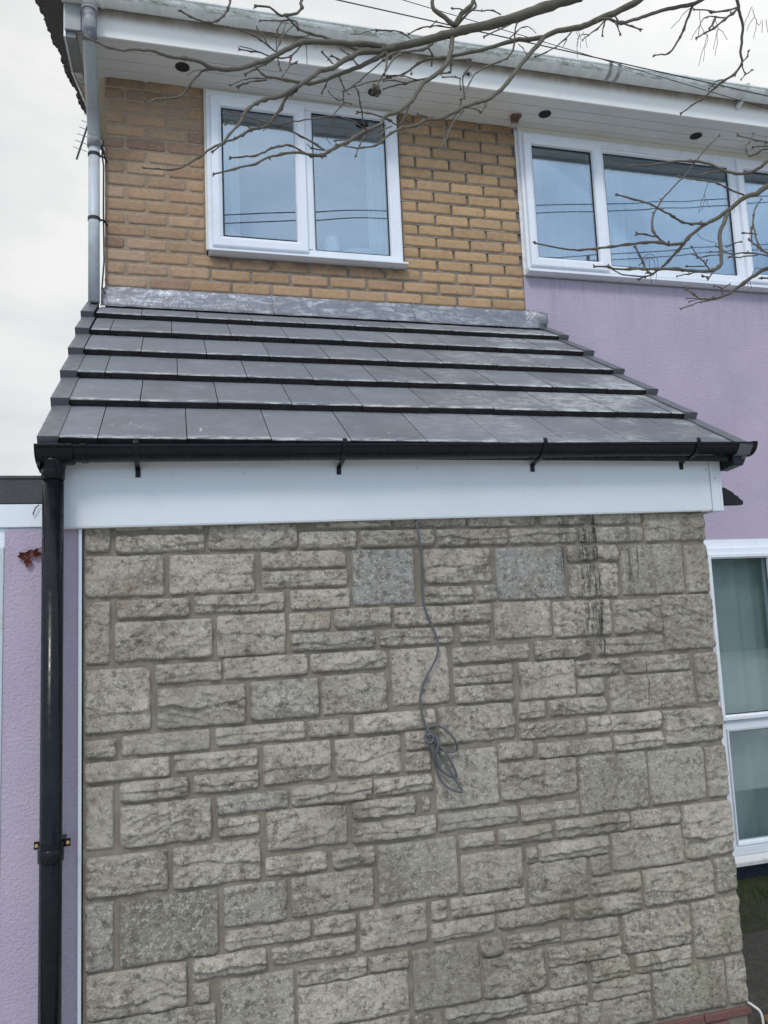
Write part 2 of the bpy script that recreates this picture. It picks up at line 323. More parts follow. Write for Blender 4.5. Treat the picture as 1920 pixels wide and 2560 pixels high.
class MB:
    def __init__(s): s.V = []; s.F = []
    def box(s, x0, x1, y0, y1, z0, z1, sz=0.0):      # sz: rise of z per metre of x
        b = len(s.V)
        for x in (x0, x1):
            for y in (y0, y1):
                for z in (z0, z1): s.V.append((x, y, z+sz*x))
        s.F += [tuple(b+i for i in q) for q in ((0, 1, 3, 2), (4, 6, 7, 5), (0, 4, 5, 1), (2, 3, 7, 6), (0, 2, 6, 4), (1, 5, 7, 3))]; return s
    def prism(s, pts, a0, a1, axis='x', sz=0.0):     # polygon pts (p,q) extruded along an axis
        b = len(s.V); n = len(pts)
        for a in (a0, a1):
            for p, q in pts:
                s.V.append({'x': (a, p, q+sz*a), 'y': (p, a, q), 'z': (p, q, a)}[axis])
        s.F += [tuple(range(b+n-1, b-1, -1)), tuple(range(b+n, b+2*n))]
        for i in range(n): s.F.append((b+i, b+(i+1) % n, b+n+(i+1) % n, b+n+i))
        return s
    def tube(s, P, R, n=8, cap=True, flat=1.0):
        P = [Vector(p) for p in P]; b0 = len(s.V); up = None; m = len(P)
        if not isinstance(R, (list, tuple, np.ndarray)): R = [R]*m
        for i in range(m):
            t = (P[min(i+1, m-1)]-P[max(i-1, 0)]).normalized()
            if up is None: up = t.orthogonal().normalized()
            up = (up-t*up.dot(t)); up = up.normalized() if up.length > 1e-6 else t.orthogonal().normalized()
            sd = t.cross(up)
            for k in range(n):
                a = 2*math.pi*k/n; s.V.append(tuple(P[i]+(up*math.cos(a)+sd*math.sin(a)*flat)*R[i]))
        for i in range(m-1):
            for k in range(n):
                s.F.append((b0+i*n+k, b0+i*n+(k+1) % n, b0+(i+1)*n+(k+1) % n, b0+(i+1)*n+k))
        if cap: s.F += [tuple(b0+k for k in range(n-1, -1, -1)), tuple(b0+(m-1)*n+k for k in range(n))]
        return s
    def ball(s, c, r, n=8, m=6, sc=(1, 1, 1), rag=0.0):
        b = len(s.V)
        s.V.append((c[0], c[1], c[2]-r*sc[2]))
        for i in range(1, m):
            a = -math.pi/2+math.pi*i/m
            for k in range(n):
                t = 2*math.pi*k/n; rr = r*(1+random.uniform(-rag, rag)); s.V.append((c[0]+rr*sc[0]*math.cos(a)*math.cos(t), c[1]+rr*sc[1]*math.cos(a)*math.sin(t), c[2]+rr*sc[2]*math.sin(a)))
        s.V.append((c[0], c[1], c[2]+r*sc[2])); e = len(s.V)-1
        for k in range(n):
            s.F.append((b, b+1+(k+1) % n, b+1+k)); s.F.append((e, b+1+(m-2)*n+k, b+1+(m-2)*n+(k+1) % n))
            for i in range(m-2): s.F.append((b+1+i*n+k, b+1+i*n+(k+1) % n, b+1+(i+1)*n+(k+1) % n, b+1+(i+1)*n+k))
        return s
    def ring(s, x0, x1, z0, z1, prof, y=0.0):         # mitred frame: prof = [(inset, y offset towards the viewer)...] closed loop
        b = len(s.V); n = len(prof)
        for ins, dy in prof:
            for x, z in ((x0+ins, z0+ins), (x1-ins, z0+ins), (x1-ins, z1-ins), (x0+ins, z1-ins)): s.V.append((x, y-dy, z))
        for i in range(n):
            j = (i+1) % n
            for k in range(4):
                l = (k+1) % 4; s.F.append((b+i*4+k, b+i*4+l, b+j*4+l, b+j*4+k))
        return s
    def build(s, name, mat, parent=None, **k): return mesh(name, s.V, s.F, mat, parent, **k)

# value noise for carved faces
_h = rng.random((64, 64))
def vnoise(x, y):
    xi = np.floor(x).astype(int); yi = np.floor(y).astype(int); fx = x-xi; fy = y-yi
    fx = fx*fx*(3-2*fx); fy = fy*fy*(3-2*fy); g = lambda a, b: _h[a % 64, b % 64]
    return (g(xi, yi)*(1-fx)+g(xi+1, yi)*fx)*(1-fy)+(g(xi, yi+1)*(1-fx)+g(xi+1, yi+1)*fx)*fy
def fbm(x, y, o=4, g=.55):
    t = 0; a = 1; n = 0
    for i in range(o): t = t+a*vnoise(x*2**i+i*17.3, y*2**i+i*9.1); n += a; a *= g
    return t/n
def sstep(x): x = np.clip(x, 0, 1); return x*x*(3-2*x)

class Carved:
    """many rough blocks gathered in one mesh; every block is a displaced grid that dips back into the mortar at its edge"""
    def __init__(s): s.V = []; s.F = []; s.C = []; s.n = 0
    def block(s, a0, a1, z0, z1, colr, step=.006, relief=.014, kind=0, edge=.0042, place=None, jag=.003, base=.004, arris=0):
        na = max(4, int((a1-a0)/step)+1); nz = max(4, int((z1-z0)/step)+1)
        # denser samples at the rim so that the arris stays crisp
        def sp(a, b, n):
            t = np.linspace(0, 1, n); L = b-a; e = min(.0035/L, .1); return a+L*np.concatenate(([0, e], t[1:-1]*(1-4*e)+2*e, [1-e, 1]))
        A = sp(a0, a1, na); Zc = sp(z0, z1, nz); a, z = np.meshgrid(A, Zc, indexing='ij')
        ox, oz = random.uniform(0, 60), random.uniform(0, 60)
        w, h = a1-a0, z1-z0
        de = np.minimum(np.minimum(a-a0, a1-a), np.minimum(z-z0, z1-z))
        # a wandering outline, rounder corners
        jn = fbm((a+ox)*22, (z+oz)*22, 3)-.5
        ca = np.minimum(a-a0, a1-a); cz = np.minimum(z-z0, z1-z); cr_ = min(.009, .2*h)
        corner = np.where((ca < cr_) & (cz < cr_), cr_-np.hypot(cr_-ca, cr_-cz), de)
        dd = np.minimum(de, corner)+jn*jag*2.2
        rim = sstep(dd/edge)
        n1 = fbm((a+ox)*13, (z+oz)*20, 5, .6)-.5
        if kind == 0:      # pitched face: belly, fracture steps
            zr = (z-z0)/h; ar = (a-a0)/w
            belly = .62+.38*np.sin(np.pi*np.clip(zr*.85+.1, 0, 1))
            f = n1*2.3
            cut = random.uniform(.3, .62)+.30*(fbm((a+ox)*7, a*0+oz, 3)-.5)*2*min(1.0, .06/h+.5)
            amp = random.choice([.7, 1.1, 1.5, .35]); side = random.random() < .75
            stp = sstep((zr-cut)*h/.006); f = f+(amp*stp*np.exp(-np.clip((zr-cut)*h, 0, 1)/.022) if side else amp*(1-stp)*np.exp(-np.clip((cut-zr)*h, 0, 1)/.022))*(.5+vnoise((a+ox)*9, a*0+oz+3))
            # secondary chisel facets
            q = (a-a0)*random.uniform(-.8, .8)+(z-z0); fr = q*random.uniform(16, 30)+n1*2.2; f = f+.5*(np.abs((fr % 1)-.5)*2-.5)
            f = belly*(.35+f*.55)
        else:
            f = .25+n1*.45+(.5*(fbm((a+ox)*60, (z+oz)*60, 3)-.5))
        g = fbm((a+ox)*75, (z+oz)*75, 2)-.5
        hgt = rim*(base+relief*f+.0030*g)-(1-rim)*.007
        s._add(a, z, hgt, place, colr, na+2, nz+2, n1)
    def _add(s, a, z, hgt, place, colr, na, nz, n1):
        P = place(a, z, hgt).reshape(-1, 3)
        i = np.arange(na*nz).reshape(na, nz); q = np.stack([i[:-1, :-1], i[1:, :-1], i[1:, 1:], i[:-1, 1:]], -1).reshape(-1, 4)
        s.F.append(q+s.n); s.V.append(P); s.n += len(P)
        s.C.append(np.tile(np.array(colr)[None], (len(P), 1))*(1+.25*n1.reshape(-1, 1)))  # cavity shading in the colour: hollows darker, proud parts paler
    def build(s, name, mat, parent): return mesh(name, np.concatenate(s.V), np.concatenate(s.F), mat, parent, col=np.concatenate(s.C), smooth=True)

# ------------------------------------------------------------------ measured data (millimetres)
STONES = [[-8,88,1877,1966,0],[104,402,1949,1963,0],[104,406,1870,1934,0],[419,738,1873,1957,0],[-4,266,1720,1862,0],[282,581,1721,1859,0],[-4,87,1497,1706,0],[107,351,1645,1709,0],[366,685,1649,1715,0],[100,427,1500,1634,0],[442,686,1496,1641,0],[-3,218,1268,1478,0],[232,457,1417,1483,0],[462,762,1417,1492,0],[238,537,1265,1401,0],[552,798,1269,1404,0],[808,1094,1945,1970,0],[1107,1400,1943,1971,0],[1406,1691,1941,1976,0],[743,960,1871,1935,0],[972,1264,1872,1935,0],[1275,1570,1869,1934,0],[602,917,1801,1863,0],[602,920,1731,1792,0],[704,927,1650,1721,0],[937,1180,1655,1863,1],[1218,1492,1725,1859,0],[1209,1412,1649,1714,0],[1426,1514,1653,1714,0],[697,850,1574,1639,0],[865,1081,1577,1647,0],[1092,1485,1571,1642,0],[701,1015,1501,1564,0],[1029,1321,1500,1562,0],[1348,1470,1497,1561,0],[1314,1628,1420,1481,0],[771,1058,1423,1490,0],[1071,1296,1280,1488,0],[1313,1558,1341,1408,0],[1315,1557,1272,1335,0],[807,1053,1268,1408,0],[1710,1917,1941,1976,0],[1932,2173,1941,1979,0],[1578,1870,1869,1931,0],[1881,2178,1867,1931,0],[2184,2454,1866,1976,0],[1513,1808,1651,1857,1],[1493,1736,1503,1644,0],[1745,1997,1496,1638,0],[2011,2232,1495,1633,0],[2232,2459,1419,1643,0],[1821,2051,1793,1857,0],[1822,2043,1647,1783,0],[2061,2354,1649,1855,2],[2362,2462,1649,1850,0],[1653,1898,1416,1488,0],[1918,2229,1415,1483,0],[1825,2023,1341,1402,0],[2036,2347,1338,1402,0],[2368,2462,1196,1399,0],[1582,1821,1267,1410,0],[1829,1941,1266,1332,0],[1966,2357,1190,1330,0],[5,104,1187,1247,0],[120,414,1185,1253,0],[431,746,1193,1255,0],[5,278,1109,1174,0],[290,575,1117,1175,0],[8,97,892,1095,0],[114,339,1036,1101,0],[354,576,1039,1101,0],[116,413,889,1025,0],[430,678,963,1024,0],[434,576,889,950,0],[755,907,1194,1253,0],[591,835,1047,1182,0],[688,983,963,1032,0],[599,886,822,957,0],[827,982,737,800,0],[922,1236,1192,1261,0],[1246,1550,1127,1263,0],[849,1096,1044,1179,0],[1113,1211,1119,1185,0],[1110,1210,1042,1111,0],[987,1210,969,1028,0],[907,1143,895,957,0],[1164,1196,898,952,0],[901,1215,814,881,0],[1222,1472,894,1102,2],[1226,1540,818,881,0],[1302,1446,748,799,0],[1568,1686,1195,1259,0],[1569,1849,1119,1180,0],[1698,1944,1195,1257,0],[1861,2188,1116,1182,0],[1478,1625,1049,1114,0],[1638,1961,1041,1099,0],[1970,2187,1040,1102,0],[2197,2469,1046,1179,0],[1475,1801,902,1038,0],[1806,2107,817,1032,2],[2115,2369,820,1028,2],[2378,2476,822,1024,0],[1554,1800,818,877,0],[1693,2008,742,807,0],[2019,2239,742,806,0],[2245,2473,599,805,0],[1923,2244,591,735,0],[1458,1678,743,801,0],[8,268,742,871,0],[283,577,739,872,0],[591,811,740,804,0],[6,95,519,727,0],[113,431,516,725,3],[448,665,592,725,0],[449,743,519,582,0],[10,325,367,508,0],[344,588,443,511,0],[340,398,371,431,0],[431,680,201,429,2],[9,417,251,364,0],[678,972,596,727,0],[752,903,521,582,0],[604,902,449,506,0],[689,938,369,432,0],[944,1091,373,427,0],[691,1085,227,367,0],[1102,1358,222,426,2],[916,1165,450,582,0],[1183,1241,514,580,0],[1257,1553,514,581,0],[1176,1425,443,504,0],[1364,1451,366,425,0],[1367,1616,219,361,0],[991,1292,595,797,2],[1304,1549,587,728,0],[1102,1204,96,207,0],[1213,1530,149,213,0],[615,1089,139,218,0],[1438,1732,449,508,0],[1465,1681,372,423,0],[1565,1609,665,723,0],[1617,1911,664,731,0],[1565,1813,517,663,0],[1827,1913,590,662,0],[1825,2038,519,580,0],[1744,2035,440,506,0],[2050,2364,449,583,0],[2378,2479,457,586,0],[1690,1930,365,433,0],[1948,2245,287,433,0],[2256,2481,225,436,0],[1628,1934,287,357,0],[1628,1782,211,289,0],[1800,1958,211,287,0],[1991,2237,211,283,0],[1545,1781,140,209,0],[1801,2048,141,206,0],[2059,2379,14,204,2],[2389,2481,-8,211,0],[1745,2048,10,139,0],[1450,1731,20,135,0]]
COIL = [[1190, 1973], [1192, 1940], [1198, 1881], [1202, 1794], [1199, 1707], [1207, 1637], [1228, 1579], [1248, 1515], [1246, 1463], [1219, 1414], [1186, 1359], [1172, 1310], [1172, 1287], [1175, 1254], [1187, 1206], [1203, 1174], [1211, 1151], [1239, 1120], [1275, 1104], [1302, 1110], [1295, 1141], [1267, 1180], [1232, 1204], [1202, 1199], [1184, 1175], [1193, 1147], [1206, 1107], [1216, 1068], [1228, 1023], [1256, 982], [1306, 964], [1287, 1006], [1260, 1058], [1227, 1116], [1213, 1162], [1201, 1179], [1182, 1175], [1187, 1150], [1222, 1139], [1248, 1114], [1267, 1080], [1292, 1017], [1258, 1025], [1227, 1058], [1215, 1106], [1226, 1150], [1212, 1173]]
TREE = [[{'w':[[1648,-1050,3382,10.6],[1608,-1037,3352,10.1],[1551,-1022,3326,9.4],[1508,-1010,3309,8.8],[1474,-1001,3292,8.4],[1441,-992,3283,8.0],[1389,-979,3276,7.4],[1349,-968,3260,7.0],[1307,-957,3254,6.5],[1264,-946,3251,6.0],[1209,-931,3237,5.3],[1160,-918,3223,4.8],[1101,-903,3213,4.1],[1062,-893,3206,3.6],[1020,-882,3204,3.2],[994,-874,3192,2.8],[977,-869,3179,2.6],[954,-862,3163,2.3],[928,-855,3157,2.0],[909,-850,3156,1.8]],'root':1,'nest':0},
{'w':[[1349,-968,3258,7.1],[1318,-981,3216,6.7],[1278,-997,3166,6.4],[1234,-1016,3107,5.9],[1190,-1036,3045,5.5],[1154,-1051,3003,5.1],[1119,-1064,2969,4.8],[1088,-1075,2951,4.6],[1060,-1085,2934,4.4],[1017,-1102,2900,4.1],[964,-1122,2860,3.6],[935,-1133,2844,3.4],[910,-1143,2833,3.3],[885,-1153,2810,3.1],[840,-1171,2785,2.7],[810,-1184,2761,2.5],[789,-1195,2738,2.3],[779,-1201,2724,2.2],[762,-1208,2708,2.1],[728,-1223,2691,1.8],[691,-1239,2679,1.6],[662,-1253,2673,1.4]],'root':0,'nest':0},
{'w':[[1115,-1066,2961,3.2],[1104,-1076,2937,2.6],[1087,-1086,2914,1.9]],'root':0,'nest':0},
{'w':[[1088,-1085,2917,2.1],[1070,-1090,2918,2.0],[1047,-1095,2916,1.8]],'root':0,'nest':0},
{'w':[[928,-1136,2845,2.0],[910,-1145,2841,1.8],[889,-1156,2839,1.5]],'root':0,'nest':0},
{'w':[[1268,-947,3252,3.2],[1249,-964,3203,3.0],[1223,-979,3167,2.8],[1195,-992,3143,2.6],[1140,-1017,3100,2.3],[1099,-1037,3059,2.1],[1073,-1055,3016,1.9],[1047,-1077,2961,1.6]],'root':0,'nest':0},
{'w':[[1268,-947,3252,2.6],[1266,-953,3272,2.4],[1272,-959,3297,2.1]],'root':0,'nest':0},
{'w':[[1255,-945,3261,1.8],[1282,-938,3290,1.6],[1308,-932,3314,1.5],[1333,-927,3317,1.3],[1351,-922,3306,1.2]],'root':0,'nest':0},
{'w':[[1428,-988,3272,2.4],[1407,-983,3249,2.2],[1382,-978,3228,2.1],[1351,-972,3209,1.9],[1320,-966,3194,1.8]],'root':0,'nest':0},
{'w':[[1414,-984,3250,1.5],[1401,-981,3228,1.2]],'root':0,'nest':0},
{'w':[[1277,-949,3241,1.5],[1286,-957,3222,1.5],[1292,-965,3200,1.5]],'root':0,'nest':0},
{'w':[[1528,-1014,3308,2.1],[1515,-1017,3282,1.9],[1507,-1020,3248,1.8]],'root':0,'nest':0},
{'w':[[1523,-1015,3303,2.7],[1485,-1028,3258,2.1],[1451,-1039,3228,1.7],[1426,-1047,3202,1.4]],'root':0,'nest':0},
{'w':[[1451,-1039,3228,1.7],[1424,-1048,3217,1.4],[1403,-1056,3193,1.1]],'root':0,'nest':0},
{'w':[[1415,-1050,3213,0.7],[1396,-1066,3171,0.6],[1380,-1088,3110,0.6]],'root':0,'nest':0},
{'w':[[1429,-1046,3229,0.7],[1428,-1057,3196,0.6],[1425,-1068,3162,0.6]],'root':0,'nest':0},
{'w':[[1447,-994,3277,0.7],[1458,-984,3253,0.7],[1459,-978,3234,0.6]],'root':0,'nest':0},
{'w':[[1440,-993,3273,0.7],[1448,-989,3255,0.7],[1442,-984,3232,0.6]],'root':0,'nest':0}],
[{'w':[[1460,-1000,3383,17.1],[1411,-987,3369,16.6],[1377,-978,3357,16.2],[1328,-964,3342,15.6],[1278,-951,3323,15.0],[1229,-938,3310,14.4],[1180,-925,3299,13.8],[1131,-912,3292,13.3],[1098,-903,3283,12.9],[1049,-890,3270,12.3],[1000,-877,3259,11.7],[951,-864,3248,11.2],[902,-851,3239,10.6],[902,-850,3236,10.6]],'root':1,'nest':0},
{'w':[[925,-857,3249,7.0],[872,-847,3241,6.2],[836,-841,3235,5.7],[791,-832,3253,5.0],[743,-822,3272,4.2],[695,-813,3286,3.4],[663,-807,3300,2.9]],'root':0,'nest':0},
{'w':[[669,-808,3296,3.5],[660,-806,3310,3.3],[654,-803,3329,3.1],[615,-797,3327,2.7],[557,-787,3325,2.0]],'root':0,'nest':0},
{'w':[[654,-804,3317,2.0],[623,-822,3270,1.9],[604,-837,3225,1.8],[593,-848,3191,1.7]],'root':0,'nest':0},
{'w':[[629,-799,3321,1.8],[617,-809,3281,1.6],[602,-823,3229,1.4]],'root':0,'nest':0},
{'w':[[620,-797,3326,2.0],[602,-798,3291,1.9],[600,-798,3229,1.7]],'root':0,'nest':0},
{'w':[[691,-813,3279,1.7],[655,-810,3272,1.7],[625,-807,3269,1.6],[596,-804,3269,1.5],[574,-801,3276,1.4]],'root':0,'nest':0},
{'w':[[571,-802,3247,2.3],[562,-797,3271,2.2],[547,-790,3297,2.0]],'root':0,'nest':0},
{'w':[[777,-830,3239,2.3],[806,-822,3228,2.3],[831,-812,3210,2.4]],'root':0,'nest':0},
{'w':[[902,-850,3236,8.8],[827,-886,3194,7.9],[792,-904,3162,7.5],[761,-921,3131,7.0],[730,-939,3093,6.6],[691,-960,3065,6.1],[662,-979,3028,5.7],[627,-1001,2987,5.2],[570,-1037,2924,4.5],[529,-1063,2891,4.0],[508,-1076,2872,3.7],[486,-1093,2842,3.4],[471,-1108,2811,3.1],[458,-1124,2777,2.8],[434,-1147,2734,2.4],[415,-1167,2697,2.1],[396,-1183,2669,1.8]],'root':0,'nest':0},
{'w':[[761,-921,3133,2.5],[745,-921,3137,2.3],[732,-922,3142,2.2]],'root':0,'nest':0},
{'w':[[732,-934,3110,2.5],[720,-933,3122,2.4],[705,-933,3138,2.2]],'root':0,'nest':0},
{'w':[[909,-852,3236,7.6],[875,-857,3202,7.1],[825,-863,3168,6.4],[793,-868,3147,6.0],[761,-872,3127,5.6],[710,-879,3095,4.9],[673,-883,3080,4.4],[647,-887,3077,4.1],[611,-892,3076,3.6],[564,-898,3072,3.0],[545,-901,3077,2.7],[530,-904,3089,2.4]],'root':0,'nest':0},
{'w':[[564,-898,3071,1.9],[528,-916,3051,1.8],[499,-930,3036,1.7],[480,-940,3020,1.7],[455,-954,2995,1.6]],'root':0,'nest':0},
{'w':[[557,-901,3062,2.2],[532,-906,3051,2.2],[500,-912,3038,2.2],[479,-916,3020,2.1]],'root':0,'nest':0},
{'w':[[494,-913,3036,1.9],[475,-926,3015,1.6]],'root':0,'nest':0},
{'w':[[595,-798,3207,2.6],[566,-787,3190,2.6],[541,-778,3182,2.6],[514,-767,3168,2.6]],'root':0,'nest':0},
{'w':[[728,-876,3104,2.3],[721,-871,3085,2.0],[713,-866,3070,1.7]],'root':0,'nest':0},
{'w':[[763,-872,3125,2.3],[765,-873,3107,2.2],[774,-875,3086,2.1],[771,-877,3064,2.0],[770,-878,3042,1.9],[759,-880,3022,1.8],[743,-882,3003,1.6],[737,-884,2979,1.5],[720,-886,2955,1.4],[715,-888,2926,1.2],[727,-891,2903,1.1]],'root':0,'nest':0},
{'w':[[770,-878,3049,1.7],[749,-884,3041,1.6],[725,-895,3055,1.4]],'root':0,'nest':0},
{'w':[[770,-878,3042,1.7],[780,-875,3042,1.7],[793,-872,3044,1.7]],'root':0,'nest':0},
{'w':[[772,-876,3079,1.4],[786,-877,3068,1.4]],'root':0,'nest':0},
{'w':[[900,-855,3206,2.3],[864,-842,3175,2.1],[831,-831,3148,1.8],[805,-822,3128,1.6],[784,-815,3118,1.5]],'root':0,'nest':0},
{'w':[[922,-850,3156,2.0],[870,-838,3145,1.8],[838,-830,3139,1.7],[795,-820,3121,1.5]],'root':0,'nest':0},
{'w':[[623,-1004,2982,5.0],[595,-1010,2948,4.7],[575,-1015,2908,4.4],[556,-1019,2875,4.2],[541,-1023,2852,4.0],[517,-1026,2839,3.8],[497,-1030,2830,3.7],[477,-1033,2813,3.5],[457,-1036,2798,3.3],[428,-1041,2779,3.1],[400,-1046,2761,2.9],[373,-1051,2732,2.6],[338,-1057,2702,2.3],[306,-1063,2685,2.1],[275,-1068,2681,1.9],[245,-1073,2677,1.6]],'root':0,'nest':0},
{'w':[[497,-1030,2833,1.8],[486,-1033,2837,1.7],[466,-1038,2836,1.6],[449,-1043,2834,1.5],[434,-1047,2825,1.5]],'root':0,'nest':0},
{'w':[[627,-1001,2985,2.6],[617,-1002,2967,2.3],[605,-1002,2955,2.1]],'root':0,'nest':0},
{'w':[[541,-1023,2851,1.8],[527,-1027,2832,1.3]],'root':0,'nest':0},
{'w':[[905,-853,3249,8.8],[847,-878,3227,8.3],[791,-902,3204,7.8],[711,-938,3168,7.1],[649,-967,3136,6.5],[625,-979,3115,6.3],[595,-995,3084,6.0],[565,-1012,3052,5.7],[536,-1028,3022,5.4],[502,-1047,2991,5.1],[466,-1067,2962,4.8],[423,-1091,2935,4.4],[395,-1108,2926,4.1],[374,-1123,2925,3.9],[357,-1133,2919,3.7],[339,-1145,2912,3.6],[306,-1166,2896,3.3],[288,-1178,2890,3.1],[276,-1186,2887,3.0],[259,-1198,2880,2.8],[233,-1216,2864,2.6],[211,-1232,2848,2.4],[184,-1252,2834,2.1],[163,-1269,2828,1.9],[140,-1289,2823,1.7]],'root':0,'nest':0},
{'w':[[411,-1097,2929,2.7],[389,-1105,2919,2.6],[370,-1113,2900,2.5],[349,-1126,2859,2.4],[329,-1137,2823,2.3],[299,-1149,2805,2.2],[275,-1159,2793,2.1],[262,-1165,2782,2.1],[255,-1168,2774,2.1],[246,-1176,2788,2.0]],'root':0,'nest':0},
{'w':[[389,-1105,2920,1.0],[366,-1100,2918,0.8],[344,-1094,2906,0.6]],'root':0,'nest':0},
{'w':[[644,-970,3128,2.7],[623,-988,3089,2.4],[605,-1004,3055,2.1],[600,-1017,3024,1.9],[590,-1027,3002,1.7],[579,-1038,2979,1.5]],'root':0,'nest':0},
{'w':[[602,-798,3210,2.9],[616,-808,3201,2.6],[634,-821,3199,2.3]],'root':0,'nest':0},
{'w':[[604,-1015,3030,2.3],[617,-1015,3037,2.3]],'root':0,'nest':0},
{'w':[[601,-798,3212,2.3],[603,-806,3185,2.2],[607,-813,3161,2.0]],'root':0,'nest':0},
{'w':[[597,-798,3227,2.6],[573,-801,3240,2.5],[553,-804,3253,2.5],[534,-807,3261,2.4],[498,-811,3267,2.4],[461,-815,3269,2.3]],'root':0,'nest':0},
{'w':[[548,-1020,3042,2.1],[528,-1024,3043,2.0],[502,-1030,3041,1.9],[474,-1035,3037,1.8]],'root':0,'nest':0},
{'w':[[531,-1024,3045,1.3],[499,-1036,3041,1.3],[472,-1046,3037,1.3]],'root':0,'nest':0},
{'w':[[425,-900,3303,3.3],[461,-922,3262,3.1],[454,-933,3225,2.9],[444,-941,3200,2.9],[425,-952,3172,2.7],[404,-962,3156,2.6],[381,-974,3148,2.5],[357,-986,3147,2.4],[333,-1000,3146,2.3]],'root':2,'nest':0},
{'w':[[677,-900,3353,5.1],[651,-922,3288,4.5],[653,-929,3269,4.3],[638,-939,3240,4.1],[604,-955,3215,3.7],[587,-963,3206,3.5],[558,-981,3209,3.1],[520,-1000,3191,2.6]],'root':2,'nest':0},
{'w':[[604,-955,3215,3.2],[617,-947,3207,3.0],[637,-936,3199,2.7]],'root':0,'nest':0},
{'w':[[1094,-901,3267,7.6],[1080,-917,3213,7.3],[1064,-930,3169,7.1],[1040,-943,3131,6.8],[1010,-956,3097,6.6],[977,-970,3065,6.3],[951,-984,3024,6.1],[929,-998,2985,5.9],[885,-1018,2937,5.5],[837,-1039,2899,5.2],[825,-1048,2874,5.0],[782,-1067,2838,4.7],[744,-1085,2803,4.4],[723,-1096,2782,4.2],[693,-1110,2758,4.0],[670,-1122,2736,3.9],[651,-1131,2720,3.7],[624,-1144,2710,3.5],[588,-1162,2700,3.3],[547,-1182,2679,3.0],[519,-1197,2660,2.8],[486,-1216,2631,2.6],[438,-1243,2597,2.2],[392,-1270,2565,1.9]],'root':0,'nest':0},
{'w':[[664,-1126,2722,2.9],[643,-1132,2715,2.8],[625,-1136,2712,2.8],[600,-1144,2718,2.7],[574,-1151,2723,2.6],[546,-1159,2712,2.5],[529,-1164,2703,2.4],[513,-1169,2690,2.3],[488,-1176,2673,2.2],[461,-1184,2662,2.1],[434,-1191,2653,2.0]],'root':0,'nest':0},
{'w':[[661,-1125,2737,2.7],[637,-1139,2739,2.5],[597,-1163,2743,2.3],[565,-1181,2742,2.1],[540,-1196,2739,2.0],[509,-1213,2734,1.8],[466,-1239,2723,1.5],[423,-1265,2715,1.3]],'root':0,'nest':0},
{'w':[[540,-1196,2739,1.6],[563,-1196,2749,1.6],[588,-1196,2758,1.6],[631,-1196,2769,1.6],[669,-1196,2779,1.6],[710,-1197,2773,1.7],[731,-1197,2762,1.7],[747,-1197,2754,1.7]],'root':0,'nest':0},
{'w':[[747,-1197,2754,1.7],[737,-1206,2765,1.7],[733,-1217,2782,1.6],[727,-1227,2798,1.6],[721,-1237,2813,1.6],[710,-1247,2824,1.6]],'root':0,'nest':0},
{'w':[[785,-1067,2833,2.0],[735,-1083,2800,1.9],[694,-1096,2783,1.7]],'root':0,'nest':0},
{'w':[[731,-1084,2801,1.8],[724,-1082,2812,1.6],[720,-1081,2821,1.5]],'root':0,'nest':0},
{'w':[[655,-1128,2734,1.7],[628,-1138,2730,1.7]],'root':0,'nest':0},
{'w':[[628,-1138,2730,1.2],[615,-1140,2738,1.0]],'root':0,'nest':0},
{'w':[[861,-1031,2899,2.6],[833,-1022,2911,2.6],[802,-1011,2927,2.5],[778,-1003,2930,2.4]],'root':0,'nest':0},
{'w':[[774,-1072,2820,1.8],[757,-1088,2785,1.7],[741,-1108,2741,1.5]],'root':0,'nest':0},
{'w':[[860,-1031,2883,1.8],[823,-1053,2854,1.7],[782,-1076,2821,1.5]],'root':0,'nest':0},
{'w':[[839,-1041,2877,2.1],[827,-1051,2847,1.8],[814,-1058,2830,1.5]],'root':0,'nest':0},
{'w':[[978,-969,3070,3.3],[958,-964,3039,3.1],[945,-962,3018,3.0],[931,-958,2992,2.8],[921,-955,2966,2.6],[901,-952,2942,2.5],[883,-949,2952,2.3],[864,-947,2960,2.2]],'root':0,'nest':0},
{'w':[[1010,-956,3096,2.8],[966,-957,3079,2.5],[925,-958,3063,2.3],[895,-959,3052,2.1],[864,-959,3037,1.9]],'root':0,'nest':0},
{'w':[[969,-957,3080,2.0],[939,-968,3072,1.9],[909,-980,3069,1.9],[865,-997,3049,1.9]],'root':0,'nest':0},
{'w':[[925,-958,3065,1.7],[892,-968,3059,1.7],[860,-977,3047,1.6]],'root':0,'nest':0},
{'w':[[1038,-886,3253,4.1],[1000,-902,3215,3.8],[948,-922,3188,3.4],[924,-932,3171,3.2],[891,-949,3126,2.8],[864,-967,3075,2.5]],'root':0,'nest':0},
{'w':[[925,-931,3179,2.8],[896,-936,3160,2.8],[874,-941,3136,2.8]],'root':0,'nest':0},
{'w':[[1007,-950,3130,2.5],[1004,-969,3149,2.4],[991,-983,3157,2.2]],'root':0,'nest':0},
{'w':[[981,-910,3166,2.0],[964,-908,3149,1.8],[962,-907,3134,1.7]],'root':0,'nest':0},
{'w':[[1085,-924,3187,2.9],[1078,-919,3169,2.6],[1077,-914,3150,2.4],[1053,-909,3146,2.0]],'root':0,'nest':0},
{'w':[[1099,-924,3183,3.2],[1138,-915,3196,2.9],[1142,-911,3183,2.8],[1122,-902,3155,2.4],[1120,-897,3133,2.2],[1126,-886,3095,1.8]],'root':0,'nest':0},
{'w':[[1112,-900,3148,1.8],[1110,-898,3124,1.8],[1113,-897,3114,1.8]],'root':0,'nest':0},
{'w':[[1112,-900,3144,1.8],[1098,-895,3150,1.8],[1066,-883,3154,1.8]],'root':0,'nest':0},
{'w':[[1125,-886,3095,1.8],[1113,-892,3086,1.8]],'root':0,'nest':0},
